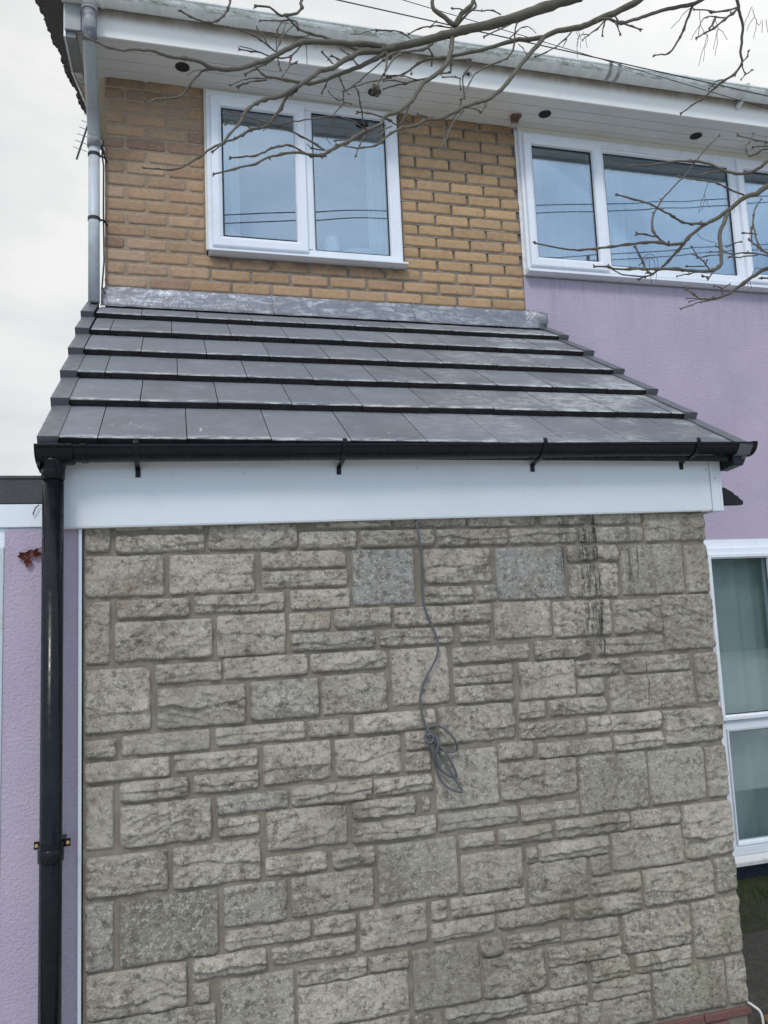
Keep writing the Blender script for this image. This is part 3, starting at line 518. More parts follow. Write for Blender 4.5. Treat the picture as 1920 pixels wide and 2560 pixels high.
{'w':[[1120,-892,3052,2.9],[1089,-904,3014,2.7],[1065,-916,2975,2.4],[1051,-926,2940,2.2],[1037,-936,2902,2.0]],'root':0,'nest':0},
{'w':[[1035,-936,2904,2.3],[1041,-927,2938,2.3],[1047,-918,2970,2.3]],'root':0,'nest':0},
{'w':[[1116,-891,3087,2.1],[1105,-886,3053,1.9],[1089,-882,3028,1.8]],'root':0,'nest':0},
{'w':[[1102,-905,3301,8.8],[1115,-912,3327,8.1],[1131,-918,3347,7.4],[1151,-924,3363,6.8],[1161,-933,3395,5.9]],'root':0,'nest':0},
{'w':[[1112,-908,3308,4.1],[1143,-898,3351,4.0],[1178,-888,3391,3.8],[1178,-882,3418,3.7],[1175,-876,3445,3.6]],'root':0,'nest':0},
{'w':[[1101,-906,3304,8.2],[1071,-906,3324,7.1],[1040,-907,3346,6.0],[1038,-907,3373,5.3],[1046,-908,3396,4.7]],'root':0,'nest':0},
{'w':[[1094,-905,3296,2.4],[1058,-898,3301,2.3],[1032,-893,3301,2.2],[1002,-888,3294,2.1],[971,-881,3277,2.0]],'root':0,'nest':0},
{'w':[[1032,-893,3301,1.5],[1047,-901,3311,1.5]],'root':0,'nest':0},
{'w':[[1131,-918,3347,2.1],[1110,-926,3341,2.0],[1087,-935,3331,2.0]],'root':0,'nest':0},
{'w':[[1233,-940,3333,2.4],[1206,-945,3336,2.2],[1171,-951,3327,2.0],[1128,-959,3313,1.7]],'root':0,'nest':0},
{'w':[[1261,-946,3304,2.1],[1209,-968,3259,2.0],[1153,-991,3212,2.0]],'root':0,'nest':0},
{'w':[[974,-881,3263,2.3],[945,-889,3269,2.2],[908,-898,3265,2.1],[867,-908,3249,2.0]],'root':0,'nest':0},
{'w':[[915,-897,3265,1.4],[872,-881,3273,1.3],[828,-864,3268,1.2],[803,-855,3269,1.2]],'root':0,'nest':0},
{'w':[[885,-938,3154,3.1],[872,-953,3093,2.4],[852,-962,3060,2.0],[837,-971,3025,1.6]],'root':0,'nest':1}],
[{'w':[[1944,-1000,3492,6.3],[1835,-1012,3410,5.7],[1759,-1019,3381,5.4],[1687,-1027,3346,5.0],[1648,-1031,3324,4.8],[1605,-1035,3302,4.6],[1558,-1040,3280,4.4],[1534,-1043,3281,4.3],[1510,-1046,3282,4.2],[1474,-1050,3267,4.0]],'root':1,'nest':0},
{'w':[[1570,-1039,3281,2.6],[1582,-1054,3262,2.5],[1597,-1071,3242,2.3]],'root':0,'nest':0},
{'w':[[1534,-1043,3284,2.6],[1533,-1057,3252,2.3],[1531,-1071,3219,2.0]],'root':0,'nest':0},
{'w':[[1550,-1041,3283,2.6],[1529,-1053,3291,2.3]],'root':0,'nest':0},
{'w':[[1830,-1012,3405,4.0],[1814,-1007,3370,3.7],[1798,-1002,3330,3.3],[1786,-998,3305,3.1],[1774,-995,3286,2.9],[1746,-990,3251,2.5],[1724,-987,3247,2.3],[1702,-984,3243,2.1]],'root':0,'nest':0},
{'w':[[1826,-1011,3399,1.2],[1793,-1019,3369,1.1],[1765,-1026,3335,1.0],[1742,-1032,3310,0.9],[1728,-1036,3294,0.9]],'root':0,'nest':0}],
[{'w':[[1907,-1100,3414,5.4],[1932,-1078,3363,4.9],[1944,-1070,3345,4.8],[1960,-1059,3319,4.6],[1961,-1048,3290,4.3],[1963,-1035,3255,4.0],[1973,-1025,3228,3.8],[1954,-1012,3199,3.6],[1921,-1000,3180,3.3],[1898,-990,3161,3.1],[1875,-980,3143,2.8],[1859,-972,3128,2.7],[1832,-962,3114,2.4],[1802,-950,3093,2.2]],'root':1,'nest':0},
{'w':[[1973,-1026,3230,2.2],[1987,-1033,3245,2.1],[1988,-1039,3258,2.1]],'root':0,'nest':0},
{'w':[[1974,-1023,3224,2.2],[1974,-1034,3185,2.0],[1991,-1042,3196,1.8]],'root':0,'nest':0},
{'w':[[1974,-1034,3185,1.8],[1962,-1027,3172,1.5]],'root':0,'nest':0},
{'w':[[1958,-1013,3202,1.5],[1952,-1016,3186,1.2]],'root':0,'nest':0},
{'w':[[1932,-1077,3360,4.2],[1900,-1088,3327,3.8],[1861,-1100,3295,3.4],[1809,-1117,3246,2.9],[1764,-1131,3212,2.4],[1721,-1144,3180,2.0]],'root':0,'nest':0},
{'w':[[1819,-1109,3280,4.1],[1793,-1123,3244,2.6],[1780,-1129,3230,2.0]],'root':0,'nest':0},
{'w':[[1864,-1099,3300,2.4],[1816,-1114,3282,2.0],[1778,-1126,3268,1.7],[1748,-1137,3238,1.5],[1724,-1152,3191,1.1],[1704,-1164,3154,0.8]],'root':0,'nest':0},
{'w':[[1932,-1078,3363,3.0],[1874,-1096,3326,2.8],[1803,-1117,3292,2.6]],'root':0,'nest':0},
{'w':[[1820,-1111,3303,2.6],[1790,-1110,3302,2.4],[1752,-1109,3299,2.0]],'root':0,'nest':0},
{'w':[[1921,-1000,3184,2.2],[1890,-1009,3169,2.0],[1848,-1024,3129,1.8]],'root':0,'nest':0},
{'w':[[1901,-990,3161,1.8],[1883,-999,3162,1.5]],'root':0,'nest':0},
{'w':[[1771,-1109,3299,1.0],[1762,-1115,3254,0.9],[1771,-1119,3224,0.9],[1779,-1122,3205,0.8],[1758,-1127,3162,0.8],[1746,-1132,3122,0.7]],'root':0,'nest':0},
{'w':[[1819,-1109,3282,1.0],[1813,-1122,3239,0.9],[1771,-1146,3152,0.7]],'root':0,'nest':0},
{'w':[[1815,-1122,3241,1.0],[1835,-1115,3237,0.9],[1858,-1105,3225,0.7]],'root':0,'nest':0},
{'w':[[1810,-1124,3233,1.0],[1785,-1146,3170,0.8],[1758,-1165,3115,0.7]],'root':0,'nest':0},
{'w':[[1780,-1121,3217,1.0],[1759,-1125,3175,0.9],[1730,-1131,3106,0.7]],'root':0,'nest':0},
{'w':[[1733,-1144,3216,1.0],[1718,-1140,3195,0.8],[1710,-1137,3177,0.7]],'root':0,'nest':0},
{'w':[[1985,-1075,3375,1.1],[1958,-1082,3334,0.9],[1932,-1090,3288,0.7]],'root':0,'nest':0},
{'w':[[1985,-1076,3366,1.1],[2000,-1068,3337,0.9],[2012,-1065,3329,0.8],[2031,-1061,3352,0.8]],'root':0,'nest':0},
{'w':[[2003,-1068,3338,1.1],[1990,-1072,3302,0.9],[1977,-1076,3271,0.8]],'root':0,'nest':0},
{'w':[[2029,-1062,3343,1.1],[2010,-1075,3294,0.8]],'root':0,'nest':0},
{'w':[[1993,-1070,3346,1.1],[1975,-1074,3325,0.9],[1952,-1080,3289,0.8]],'root':0,'nest':0},
{'w':[[2044,-1061,3354,1.1],[2022,-1084,3291,0.8]],'root':0,'nest':0}],
[{'w':[[1954,-1200,2788,8.3],[1881,-1173,2744,7.3],[1851,-1162,2725,6.9],[1826,-1154,2719,6.6],[1802,-1145,2703,6.2],[1772,-1133,2680,5.8],[1742,-1122,2660,5.3],[1720,-1115,2651,5.0],[1696,-1106,2636,4.7],[1669,-1094,2611,4.2],[1660,-1089,2599,4.0],[1645,-1082,2581,3.8],[1621,-1071,2555,3.3],[1591,-1059,2531,2.9],[1579,-1054,2522,2.7],[1568,-1050,2528,2.5]],'root':1,'nest':0},
{'w':[[1660,-1090,2602,4.7],[1634,-1095,2593,4.6],[1604,-1100,2588,4.5],[1572,-1106,2589,4.3],[1522,-1115,2579,4.0],[1458,-1127,2563,3.7],[1403,-1138,2547,3.4],[1352,-1148,2534,3.2],[1303,-1158,2522,2.9],[1267,-1165,2516,2.8],[1163,-1188,2514,2.2]],'root':0,'nest':0},
{'w':[[1720,-1115,2651,3.6],[1692,-1123,2643,3.5],[1658,-1132,2636,3.4],[1622,-1143,2632,3.3],[1581,-1157,2637,3.1],[1540,-1171,2642,2.9],[1501,-1185,2647,2.8],[1436,-1206,2645,2.5],[1374,-1227,2639,2.3]],'root':0,'nest':0},
{'w':[[1592,-1102,2590,3.6],[1574,-1095,2609,3.4],[1567,-1090,2629,3.3],[1572,-1084,2661,3.2],[1586,-1078,2690,3.1],[1619,-1068,2733,2.9],[1664,-1058,2778,2.7],[1709,-1047,2820,2.6],[1730,-1043,2842,2.5],[1773,-1032,2888,2.3],[1822,-1021,2940,2.0],[1878,-1010,2991,1.8]],'root':0,'nest':0},
{'w':[[1569,-1095,2609,2.5],[1543,-1089,2616,2.5],[1522,-1084,2619,2.5]],'root':0,'nest':0},
{'w':[[1817,-1153,2722,2.8],[1756,-1160,2731,2.6],[1727,-1165,2740,2.5],[1697,-1168,2741,2.4],[1657,-1173,2738,2.3],[1622,-1178,2735,2.2],[1598,-1180,2736,2.1]],'root':0,'nest':0},
{'w':[[1984,-1100,2879,5.9],[1962,-1095,2870,5.7],[1943,-1089,2856,5.4],[1912,-1082,2839,5.1],[1869,-1072,2835,4.8],[1831,-1063,2848,4.4],[1807,-1056,2864,4.2],[1788,-1051,2872,4.0],[1749,-1042,2879,3.6],[1693,-1029,2877,3.2],[1650,-1020,2872,2.8],[1617,-1012,2868,2.5],[1565,-1000,2867,2.0]],'root':1,'nest':0},
{'w':[[1828,-1063,2843,2.3],[1774,-1083,2823,2.3],[1728,-1101,2800,2.3]],'root':0,'nest':0},
{'w':[[1776,-1133,2677,6.1],[1747,-1145,2635,5.8],[1724,-1155,2599,5.5],[1716,-1165,2564,5.3],[1703,-1178,2515,5.0],[1685,-1186,2491,4.8],[1661,-1192,2478,4.6],[1626,-1200,2470,4.4],[1562,-1216,2461,4.0],[1524,-1226,2457,3.8],[1459,-1243,2445,3.4],[1411,-1256,2435,3.1],[1364,-1269,2426,2.8],[1314,-1283,2417,2.5],[1296,-1288,2419,2.4],[1251,-1301,2410,2.1]],'root':0,'nest':0},
{'w':[[1666,-1191,2478,2.1],[1605,-1209,2461,1.9],[1568,-1220,2451,1.7],[1519,-1236,2433,1.5]],'root':0,'nest':0},
{'w':[[1667,-1191,2478,2.1],[1637,-1203,2450,2.1]],'root':0,'nest':0},
{'w':[[1639,-1202,2454,2.1],[1616,-1209,2451,2.1]],'root':0,'nest':0},
{'w':[[1649,-1195,2480,2.4],[1638,-1188,2501,2.2],[1627,-1183,2519,2.1],[1618,-1175,2547,1.9]],'root':0,'nest':0},
{'w':[[1629,-1184,2517,1.6],[1605,-1193,2517,1.6]],'root':0,'nest':0},
{'w':[[1638,-1191,2488,1.8],[1562,-1222,2468,1.8]],'root':0,'nest':0},
{'w':[[1622,-1183,2512,1.6],[1662,-1174,2525,1.5],[1709,-1163,2537,1.4]],'root':0,'nest':0},
{'w':[[1641,-1192,2489,1.8],[1645,-1193,2503,1.6]],'root':0,'nest':0},
{'w':[[1582,-1055,2522,3.1],[1566,-1047,2533,3.0],[1565,-1037,2564,2.8],[1561,-1029,2588,2.7],[1556,-1019,2616,2.6]],'root':0,'nest':0},
{'w':[[1582,-1055,2521,2.2],[1535,-1064,2507,2.1],[1470,-1077,2505,2.0],[1427,-1087,2515,1.9]],'root':0,'nest':0},
{'w':[[1573,-1056,2518,2.5],[1555,-1051,2514,2.5],[1541,-1046,2508,2.5]],'root':0,'nest':0},
{'w':[[1566,-1036,2568,1.4],[1554,-1036,2555,1.4]],'root':0,'nest':0},
{'w':[[1920,-1200,2522,6.0],[1860,-1164,2510,5.1],[1833,-1147,2498,4.7],[1808,-1129,2480,4.3],[1788,-1115,2465,3.9],[1768,-1102,2454,3.6],[1742,-1087,2448,3.2],[1713,-1071,2453,2.8],[1700,-1061,2469,2.5],[1686,-1050,2487,2.3]],'root':1,'nest':0},
{'w':[[1742,-1087,2446,2.0],[1705,-1081,2439,1.8],[1678,-1076,2432,1.8],[1648,-1071,2421,1.7]],'root':0,'nest':0},
{'w':[[1763,-1099,2454,2.2],[1759,-1097,2475,1.9],[1741,-1095,2481,1.7]],'root':0,'nest':0},
{'w':[[1764,-1097,2474,1.7],[1787,-1101,2488,1.4]],'root':0,'nest':0},
{'w':[[1714,-1071,2454,1.4],[1651,-1094,2441,1.4]],'root':0,'nest':0},
{'w':[[1703,-1075,2450,1.4],[1662,-1088,2435,1.4]],'root':0,'nest':0},
{'w':[[1880,-1200,2508,3.3],[1854,-1176,2545,2.9],[1847,-1169,2557,2.8],[1843,-1158,2582,2.6],[1846,-1147,2611,2.5],[1854,-1134,2648,2.3],[1869,-1123,2683,2.1],[1893,-1110,2719,1.9],[1921,-1100,2748,1.7]],'root':2,'nest':0},
{'w':[[1850,-1173,2550,2.7],[1832,-1166,2568,2.5],[1815,-1158,2589,2.2]],'root':0,'nest':0},
{'w':[[1821,-1160,2586,2.5],[1826,-1155,2609,2.5],[1834,-1150,2629,2.5]],'root':0,'nest':0},
{'w':[[1845,-1145,2617,1.9],[1819,-1136,2621,2.0]],'root':0,'nest':0},
{'w':[[1853,-1200,2521,2.4],[1842,-1188,2532,2.3],[1808,-1154,2556,2.1],[1780,-1129,2561,1.9],[1767,-1115,2575,1.8],[1755,-1100,2595,1.7]],'root':2,'nest':0},
{'w':[[1824,-1172,2541,1.9],[1791,-1180,2532,1.9],[1749,-1190,2522,1.9],[1713,-1198,2516,1.9]],'root':0,'nest':0},
{'w':[[1780,-1129,2562,1.7],[1744,-1129,2562,1.7],[1712,-1128,2562,1.7]],'root':0,'nest':0},
{'w':[[1774,-1115,2586,2.0],[1803,-1111,2600,1.8],[1832,-1107,2611,1.7]],'root':0,'nest':0},
{'w':[[1990,-1100,2924,2.6],[1981,-1075,2943,2.6],[1973,-1050,2965,2.6],[1955,-1000,3008,2.5]],'root':2,'nest':0},
{'w':[[1989,-1100,2918,2.1],[1999,-1037,2955,2.1],[2004,-1000,2976,2.2]],'root':2,'nest':0},
{'w':[[1988,-1100,2908,2.6],[1968,-1078,2917,2.5],[1958,-1066,2914,2.4],[1944,-1049,2912,2.2],[1945,-1036,2938,2.1],[1955,-1027,2959,2.1],[1977,-1018,2978,2.0],[2012,-1000,3021,1.9]],'root':2,'nest':0},
{'w':[[1846,-1200,2463,2.4],[1848,-1174,2476,2.5],[1849,-1150,2488,2.5]],'root':2,'nest':0},
{'w':[[1826,-1142,2496,1.1],[1835,-1142,2514,1.0],[1847,-1142,2521,1.0],[1873,-1142,2513,0.8]],'root':0,'nest':0},
{'w':[[1697,-1168,2742,0.7],[1683,-1161,2708,0.7],[1669,-1150,2659,0.6]],'root':0,'nest':0},
{'w':[[1683,-1161,2707,0.7],[1687,-1163,2684,0.6],[1692,-1166,2666,0.6]],'root':0,'nest':0},
{'w':[[1683,-1162,2691,0.7],[1669,-1162,2657,0.6]],'root':0,'nest':0},
{'w':[[1690,-1105,2636,0.7],[1706,-1103,2611,0.7],[1737,-1102,2608,0.6],[1763,-1100,2602,0.6]],'root':0,'nest':0},
{'w':[[1565,-1033,2576,0.7],[1581,-1038,2586,0.7],[1601,-1045,2577,0.7],[1603,-1050,2554,0.7],[1589,-1056,2531,0.6],[1581,-1064,2497,0.6]],'root':0,'nest':0},
{'w':[[1585,-1041,2574,0.7],[1585,-1032,2547,0.7],[1599,-1020,2513,0.6]],'root':0,'nest':0},
{'w':[[1566,-1036,2568,0.7],[1592,-1031,2580,0.7],[1609,-1027,2573,0.7],[1610,-1023,2557,0.6]],'root':0,'nest':0},
{'w':[[1816,-1134,2483,0.7],[1802,-1150,2449,0.6]],'root':0,'nest':0},
{'w':[[1821,-1137,2485,0.7],[1832,-1129,2466,0.6]],'root':0,'nest':0},
{'w':[[1791,-1145,2714,0.7],[1799,-1130,2679,0.6]],'root':0,'nest':0}],
]
# ------------------------------------------------------------------ ground
mesh('ground', [(-60, -60, -.152), (80, -60, -.152), (80, 80, -.152), (-60, 80, -.152)], [(0, 1, 2, 3)], M['asphalt'])['kind'] = 'structure'
mesh('bounce_ground', [(-30, -30, -.148), (30, -30, -.148), (30, -.35, -.148), (-30, -.35, -.148)], [(0, 1, 2, 3)], M['bounce'])['kind'] = 'structure'  # added pale ground out of view, bounces light up to the soffit
nx, ny = 60, 26; V = []; Fc = []
for i in range(nx):
    for j in range(ny):
        x = 2.55+i*.06; y = .9+j*.026
        e = min(1, min(i, nx-1-i, j)/3); V.append((x, y, -.156+e*(.012+.03*vnoise(np.array(x*7), np.array(y*7)))))
for i in range(nx-1):
    for j in range(ny-1): Fc.append((i*ny+j, (i+1)*ny+j, (i+1)*ny+j+1, i*ny+j+1))
o = mesh('mossy_verge', V, Fc, M['soil'], smooth=True); o['kind'] = 'structure'
V = []; Fc = []
for i in range(15000):
    x = random.uniform(2.6, 6.0); y = random.uniform(.85, 1.52)
    if random.random() < (1.25-y)*2.3: continue
    h = random.uniform(.008, .028); a = random.uniform(0, 6.3); wd = .0022; lx, ly = random.gauss(0, .007), random.gauss(0, .007); b = len(V)
    V += [(x-wd*math.cos(a), y-wd*math.sin(a), -.13), (x+wd*math.cos(a), y+wd*math.sin(a), -.13), (x+lx, y+ly, -.13+h)]; Fc.append((b, b+1, b+2))
mesh('grass', V, Fc, M['grass'])['kind'] = 'stuff'

# ------------------------------------------------------------------ the house
house = thing('house', 'two storey house with buff brick and lilac walls under a deep white soffit', 'house', (3.5, D, -.15))
# brick skin with recessed joints
CB = Carved()
WIN1 = (.497, 1.680, 3.695, 4.72)
def brick_col(x, z):
    t = random.random(); v = random.uniform(.84, 1.12)
    a = np.array((.45, .295, .175)); b = np.array((.39, .25, .155)); c = np.array((.30, .195, .14)); dd = np.array((.46, .305, .165))
    base = a*(1-t)+b*t
    if x > 1.66: base = dd*(1-t)+a*t
    if x < .5: base = np.array((.40, .285, .20))*(1-t)+b*t
    if random.random() < (.12 if x < .5 else .03): base = c
    return base*v
def put_front(y0, sy=1.0): return lambda a, z, h: np.stack([a, y0-h, z], -1)
for k in range(-1, 17):
    zt = 4.667-.075*k-.0055; zb = zt-.064
    zt = min(zt, 4.725)
    js = []
    even = k % 2 == 0
    if zt > 3.69:
        L = [.055+.225*i for i in range(-1, 4)] if even else [-.055+.225*i for i in range(0, 4)]
        for a, b in zip(L, L[1:]): js.append((a, b, -.055, .492))
        L = [1.899+.225*i-(0 if even else .1125) for i in range(-2, 4)]
        for a, b in zip(L, L[1:]): js.append((a, b, 1.684, 2.476))
    else:
        L = [.055+.2305*i-(0 if even else .112) for i in range(-1, 12)]
        for a, b in zip(L, L[1:]): js.append((a, b, -.055, 2.476))
    for a, b, lo, hi in js:
        a2 = max(a+.0055, lo+(.0 if a < lo else .0055)); b2 = min(b-.0055, hi-(0.0 if b > hi else .0055))
        if b2-a2 < .02: continue
        if zb > 3.69 and False: continue
        dz = random.uniform(-.0015, .0015); rec = 0
        jt = random.uniform(-.002, .002)
        CB.block(a2+jt, b2+jt, zb+dz, zt+dz, brick_col((a+b)/2, zb), step=.010, relief=.004, kind=1, edge=.0028, place=put_front(D), jag=.0022, base=.0012)
brick = CB.build('brick_wall', M['brick'], house)
MB().box(-.055, .497, D+.0022, D+.22, 1.6, 4.72).build('tan_mortar_bed', M['lmortar'], brick)
mb = MB(); mb.box(1.681, 2.477, D+.0125, D+.22, 3.695, 4.72)
for k in range(-1, 14):
    z0 = 4.667-.075*k
    if z0 < 4.72: mb.box(1.681, 2.477, D+.0022, D+.013, z0-.0062, z0+.0062)
mb.box(.497, 1.681, D+.0035, D+.22, 1.6, 3.695); mb.box(1.681, 2.477, D+.0035, D+.22, 1.6, 3.694)
mb.build('mortar_bed', M['bmortar'], brick)
# gable side of the house (seen only from further left)
GB = Carved()
for k in range(-22, 17):
    zt = 4.667-.075*k-.0055
    if zt > 4.72 and False: continue
    for i in range(0, 25):
        a = D+.23*i+(0 if k % 2 else -.11); b = a+.219; a = max(a, D+.001)
        if zt-.064 < 2.1 and True: pass
        if k < 0 or zt > 4.72:
            if zt > 4.72+(a-D)*.38: continue
        GB.block(a+.004, b, zt-.064, zt, brick_col(0, 0), step=.06, relief=.004, kind=1, edge=.006, place=lambda a_, z_, h_: np.stack([-.055-h_, a_, z_], -1), base=.002)
gw = GB.build('gable_brick_wall', M['brick'], house)
MB().prism([(D+.225, -.15), (D+5.2, -.15), (D+5.2, 6.6), (D+.225, 4.74)], -.052, .2, 'x').build('gable_mortar_bed', M['bmortar'], gw)
MB().box(-.052, .4, D+.02, D+.2, -.15, 1.6).build('lower_corner_wall', M['bmortar'], house)

# lilac render, with openings left for the windows
W2 = (2.494, 4.86, 3.716, 4.72); WL = (3.585, 5.45, -.012, 1.985)
mb = MB()
mb.box(2.4765, 2.494, D+.001, D+.22, 3.697, 4.72)
mb.box(2.4765, 9.0, D, D+.22, 1.985, 3.697)
mb.box(4.86, 9.0, D, D+.22, 3.697, 4.72)
mb.box(2.4765, WL[0], D, D+.22, .02, 1.985); mb.box(WL[1], 9.0, D, D+.22, .02, 1.985)
mb.build('rendered_wall', M['render'], house)
mb = MB(); mb.box(2.47, 9.0, D+.012, D+.22, -.16, -.030); mb.box(2.47, WL[0], D+.012, D+.22, -.030, .0195); mb.box(WL[1], 9, D+.012, D+.22, -.030, .0195)
mb.build('plinth', M['plinth'], house, bevel=.003)
mb = MB()
for i in range(26):
    x = 2.6+i*.25; mb.ball((x+random.uniform(-.1, .1), D+random.uniform(-.02, .01), -.148), random.uniform(.015, .035), 6, 5, (1.6, .8, .6), .3)
tag(mb.build('loose_mortar', M['bmortar'], house), kind='stuff')
# ragged sealant between brick and right-hand window
V = []; Fc = []
zz = np.linspace(3.71, 4.70, 60)
for i, z in enumerate(zz):
    e = .006*float(fbm(np.array(z*40), np.array(3.), 3)); V += [(2.4775-e, D-.001, z), (2.4775-e, D-.008, z), (2.494, D-.008, z), (2.494, D-.001, z)]
for i in range(len(zz)-1):
    for k in range(3): Fc.append((i*4+k, i*4+k+1, i*4+5+k, i*4+4+k))
mesh('window_sealant', V, Fc, M['sealant'], house)

# back rooms, so the panes look into something
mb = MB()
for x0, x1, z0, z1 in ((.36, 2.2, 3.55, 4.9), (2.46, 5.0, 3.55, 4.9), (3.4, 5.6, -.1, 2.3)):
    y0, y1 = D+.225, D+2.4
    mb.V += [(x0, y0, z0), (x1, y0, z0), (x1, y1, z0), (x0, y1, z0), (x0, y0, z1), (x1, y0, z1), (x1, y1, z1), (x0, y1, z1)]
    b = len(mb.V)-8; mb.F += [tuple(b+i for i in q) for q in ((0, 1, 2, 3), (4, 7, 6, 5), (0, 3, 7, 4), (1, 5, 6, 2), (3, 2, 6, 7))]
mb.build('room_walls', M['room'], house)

# ---- soffit, fascia, gutter
SZ, FY = 4.722, 1.200
mb = MB(); ys = [FY+.002, 1.2295, 1.3135, 1.396, 1.479, D+.02]
for a, b in zip(ys, ys[1:]): mb.box(-.1675, 9.0, a, b-.0058, SZ, SZ+.012)
mb.box(-.1675, 9.0, FY+.002, D+.02, SZ+.0125, SZ+.02)
soffit = mb.build('soffit', M['soffit'], house, bevel=.0015)
fas = MB(); fas.prism([(FY, SZ-.012), (FY+.018, SZ-.012), (FY+.018, 4.90), (FY, 4.90)], -.139, 9.0).build('fascia', M['fasold'], house, bevel=.004)
mb = MB(); mb.box(1.055, 1.058, FY-.0012, FY+.001, 4.712, 4.86)
mb.build('fascia_joint', M['gasket'], house)
def gutter_profile(cy, cz, ry, rz, n=14, th=.003, lip=.004):
    P = []
    for i in range(n+1):
        a = math.pi+math.pi*i/n; P.append((cy+ry*math.cos(a), cz+rz*math.sin(a)))
    P = [(P[0][0]-lip, P[0][1]), (P[0][0]-lip, P[0][1]-.008)]+P[1:]
    Q = [(cy+(ry-th)*math.cos(math.pi+math.pi*i/n), cz+(rz-th)*math.sin(math.pi+math.pi*i/n)) for i in range(n, -1, -1)]
    return P+Q
gut = MB().prism(gutter_profile(1.137, 4.898, .058, .056), -.235, 9.0).build('gutter', M['gutw'], house)
for x in (-.035, 2.93, 2.99, 5.1):
    pr = gutter_profile(1.137, 4.900, .063, .062, th=.006, lip=.006)
    MB().prism(pr, x-.011, x+.011).prism([(1.075, 4.895), (1.069, 4.905), (1.085, 4.912), (1.10, 4.905)], x-.010, x+.010).build('gutter_joint', M['pipedirty'] if x > 2 else M['gutw'], gut, bevel=.002)
for x in (3.93,):
    MB().prism([(1.195, 4.80), (1.195, 4.835), (1.13, 4.835), (1.13, 4.829)], x-.008, x+.008).build('gutter_bracket', M['gutw'], gut); MB().prism([(1.073, 4.885), (1.069, 4.905), (1.085, 4.912), (1.10, 4.905)], x-.010, x+.010).build('gutter_clip', M['gutw'], gut)
# main roof above (mostly hidden by the gutter)
TP = .384
mb = MB(); L = 4.6
for i in range(16):
    y0 = FY-.06+i*.29; z = lambda y: 4.905+(y-FY)*TP
    mb.V += [(-.36, y0, z(y0)+.012), (9, y0, z(y0)+.012), (9, y0, z(y0)+.045), (-.36, y0, z(y0)+.045), (-.36, y0+.31, z(y0+.31)), (9, y0+.31, z(y0+.31)), (9, y0+.31, z(y0+.31)+.02), (-.36, y0+.31, z(y0+.31)+.02)]
    b = len(mb.V)-8; mb.F += [tuple(b+k for k in q) for q in ((0, 1, 2, 3), (0, 4, 5, 1), (3, 2, 6, 7), (0, 3, 7, 4), (1, 5, 6, 2), (4, 7, 6, 5))]
roof = mb.build('main_roof', M['undertile'], house)
# ragged verge: mortar bedding and tile noses along the left edge
mb = MB()
for i in range(90):
    y = FY-.05+i*.05; z = 4.905+(y-FY)*TP; r = random.uniform(.012, .026)
    mb.ball((-.375+random.uniform(-.006, .014), y, z+.012+random.uniform(-.012, .012)), r, 7, 5, (.9, 1.5, .8), .35)
mb.build('verge_bedding', M['undertile'], roof)
mb = MB(); z = lambda y: 4.895+(y-FY)*TP
mb.prism([(FY-.02, 4.668), (1.50, 4.690), (4.9, 4.690+3.4*TP), (4.9, z(4.9)), (FY-.02, z(FY-.02))], -.228, -.2165)
mb.build('bargeboard', M['upvc'], house, bevel=.002)
MB().prism([(FY-.012, 4.672), (1.50, 4.694), (1.74, 4.694+.24*TP), (1.74, 4.80+.24*TP), (FY-.012, 4.80)], -.216, -.168).build('verge_box', M['pipegrey'], house, bevel=.003)
mb = MB(); mb.prism([(FY-.03, z(FY-.03)-.01), (4.9, z(4.9)-.01), (4.9, z(4.9)), (FY-.03, z(FY-.03))], -.37, -.05)
mb.build('undercloak', M['undertile'], house)
# box end closing the eaves beside the bargeboard
MB().box(-.222, -.140, FY-.035, FY-.0205, 4.70, 4.90).build('eaves_box_end', M['pipegrey'], house, bevel=.004)
# ribbed verge soffit climbing behind the corner
mb = MB(); y = D+.022
while y < 4.9:
    z0 = SZ+(y-D)*TP; z1 = SZ+(y+.042-D)*TP
    mb.prism([(y, z0+.006), (y+.020, z0), (y+.036, z1-.002), (y+.043, z1+.008), (y+.043, z1+.02), (y, z0+.02)], -.216, -.056); y += .043
mb.build('verge_soffit', M['cladding'], house)
# round soffit vents
def vent_mesh():
    m_ = MB(); r = .034
    m_.tube([(0, 0, 0), (0, 0, -.004)], r, 20)
    for k in range(3): m_.box(-r*.8, r*.8, -.02+.016*k, -.014+.016*k, -.0075, -.004)
    for k in range(20):
        a0 = 2*math.pi*k/20; a1 = 2*math.pi*(k+1)/20; b = len(m_.V)
        for a in (a0, a1):
            m_.V += [(r*math.cos(a), r*math.sin(a), -.004), ((r+.006)*math.cos(a), (r+.006)*math.sin(a), -.003), ((r+.006)*math.cos(a), (r+.006)*math.sin(a), .0)]
        m_.F += [(b, b+1, b+4, b+3), (b+1, b+2, b+5, b+4)]
    return m_
v0 = vent_mesh().build('soffit_vent', M['vent'], soffit); v0.location = (.374, 1.373, SZ-.0005)
for x in (1.494, 2.617, 3.751, 4.875):
    v = v0.copy(); C.objects.link(v); v.parent = soffit; v.location = (x, 1.372 if x < 3 else 1.395, SZ-.0005)
nest = MB()
for k in range(26): nest.ball((2.44+random.uniform(-.03, .03), 1.43+random.uniform(-.025, .022), SZ-random.uniform(.004, .018)), random.uniform(.009, .016), 7, 5, (1, 1, 1), .25)
for k in range(7): nest.tube([(2.418+k*.008, 1.452, SZ-.012), (2.418+k*.008, 1.455, SZ-.034-random.uniform(0, .012))], [.004, .0015], 6)
nest.box(2.412, 2.470, 1.405, 1.450, SZ-.012, SZ-.001)
tag(nest.build('mud_nest', M['rust']), 'rust brown mud nest stuck under the white soffit above the brick pier', 'nest')
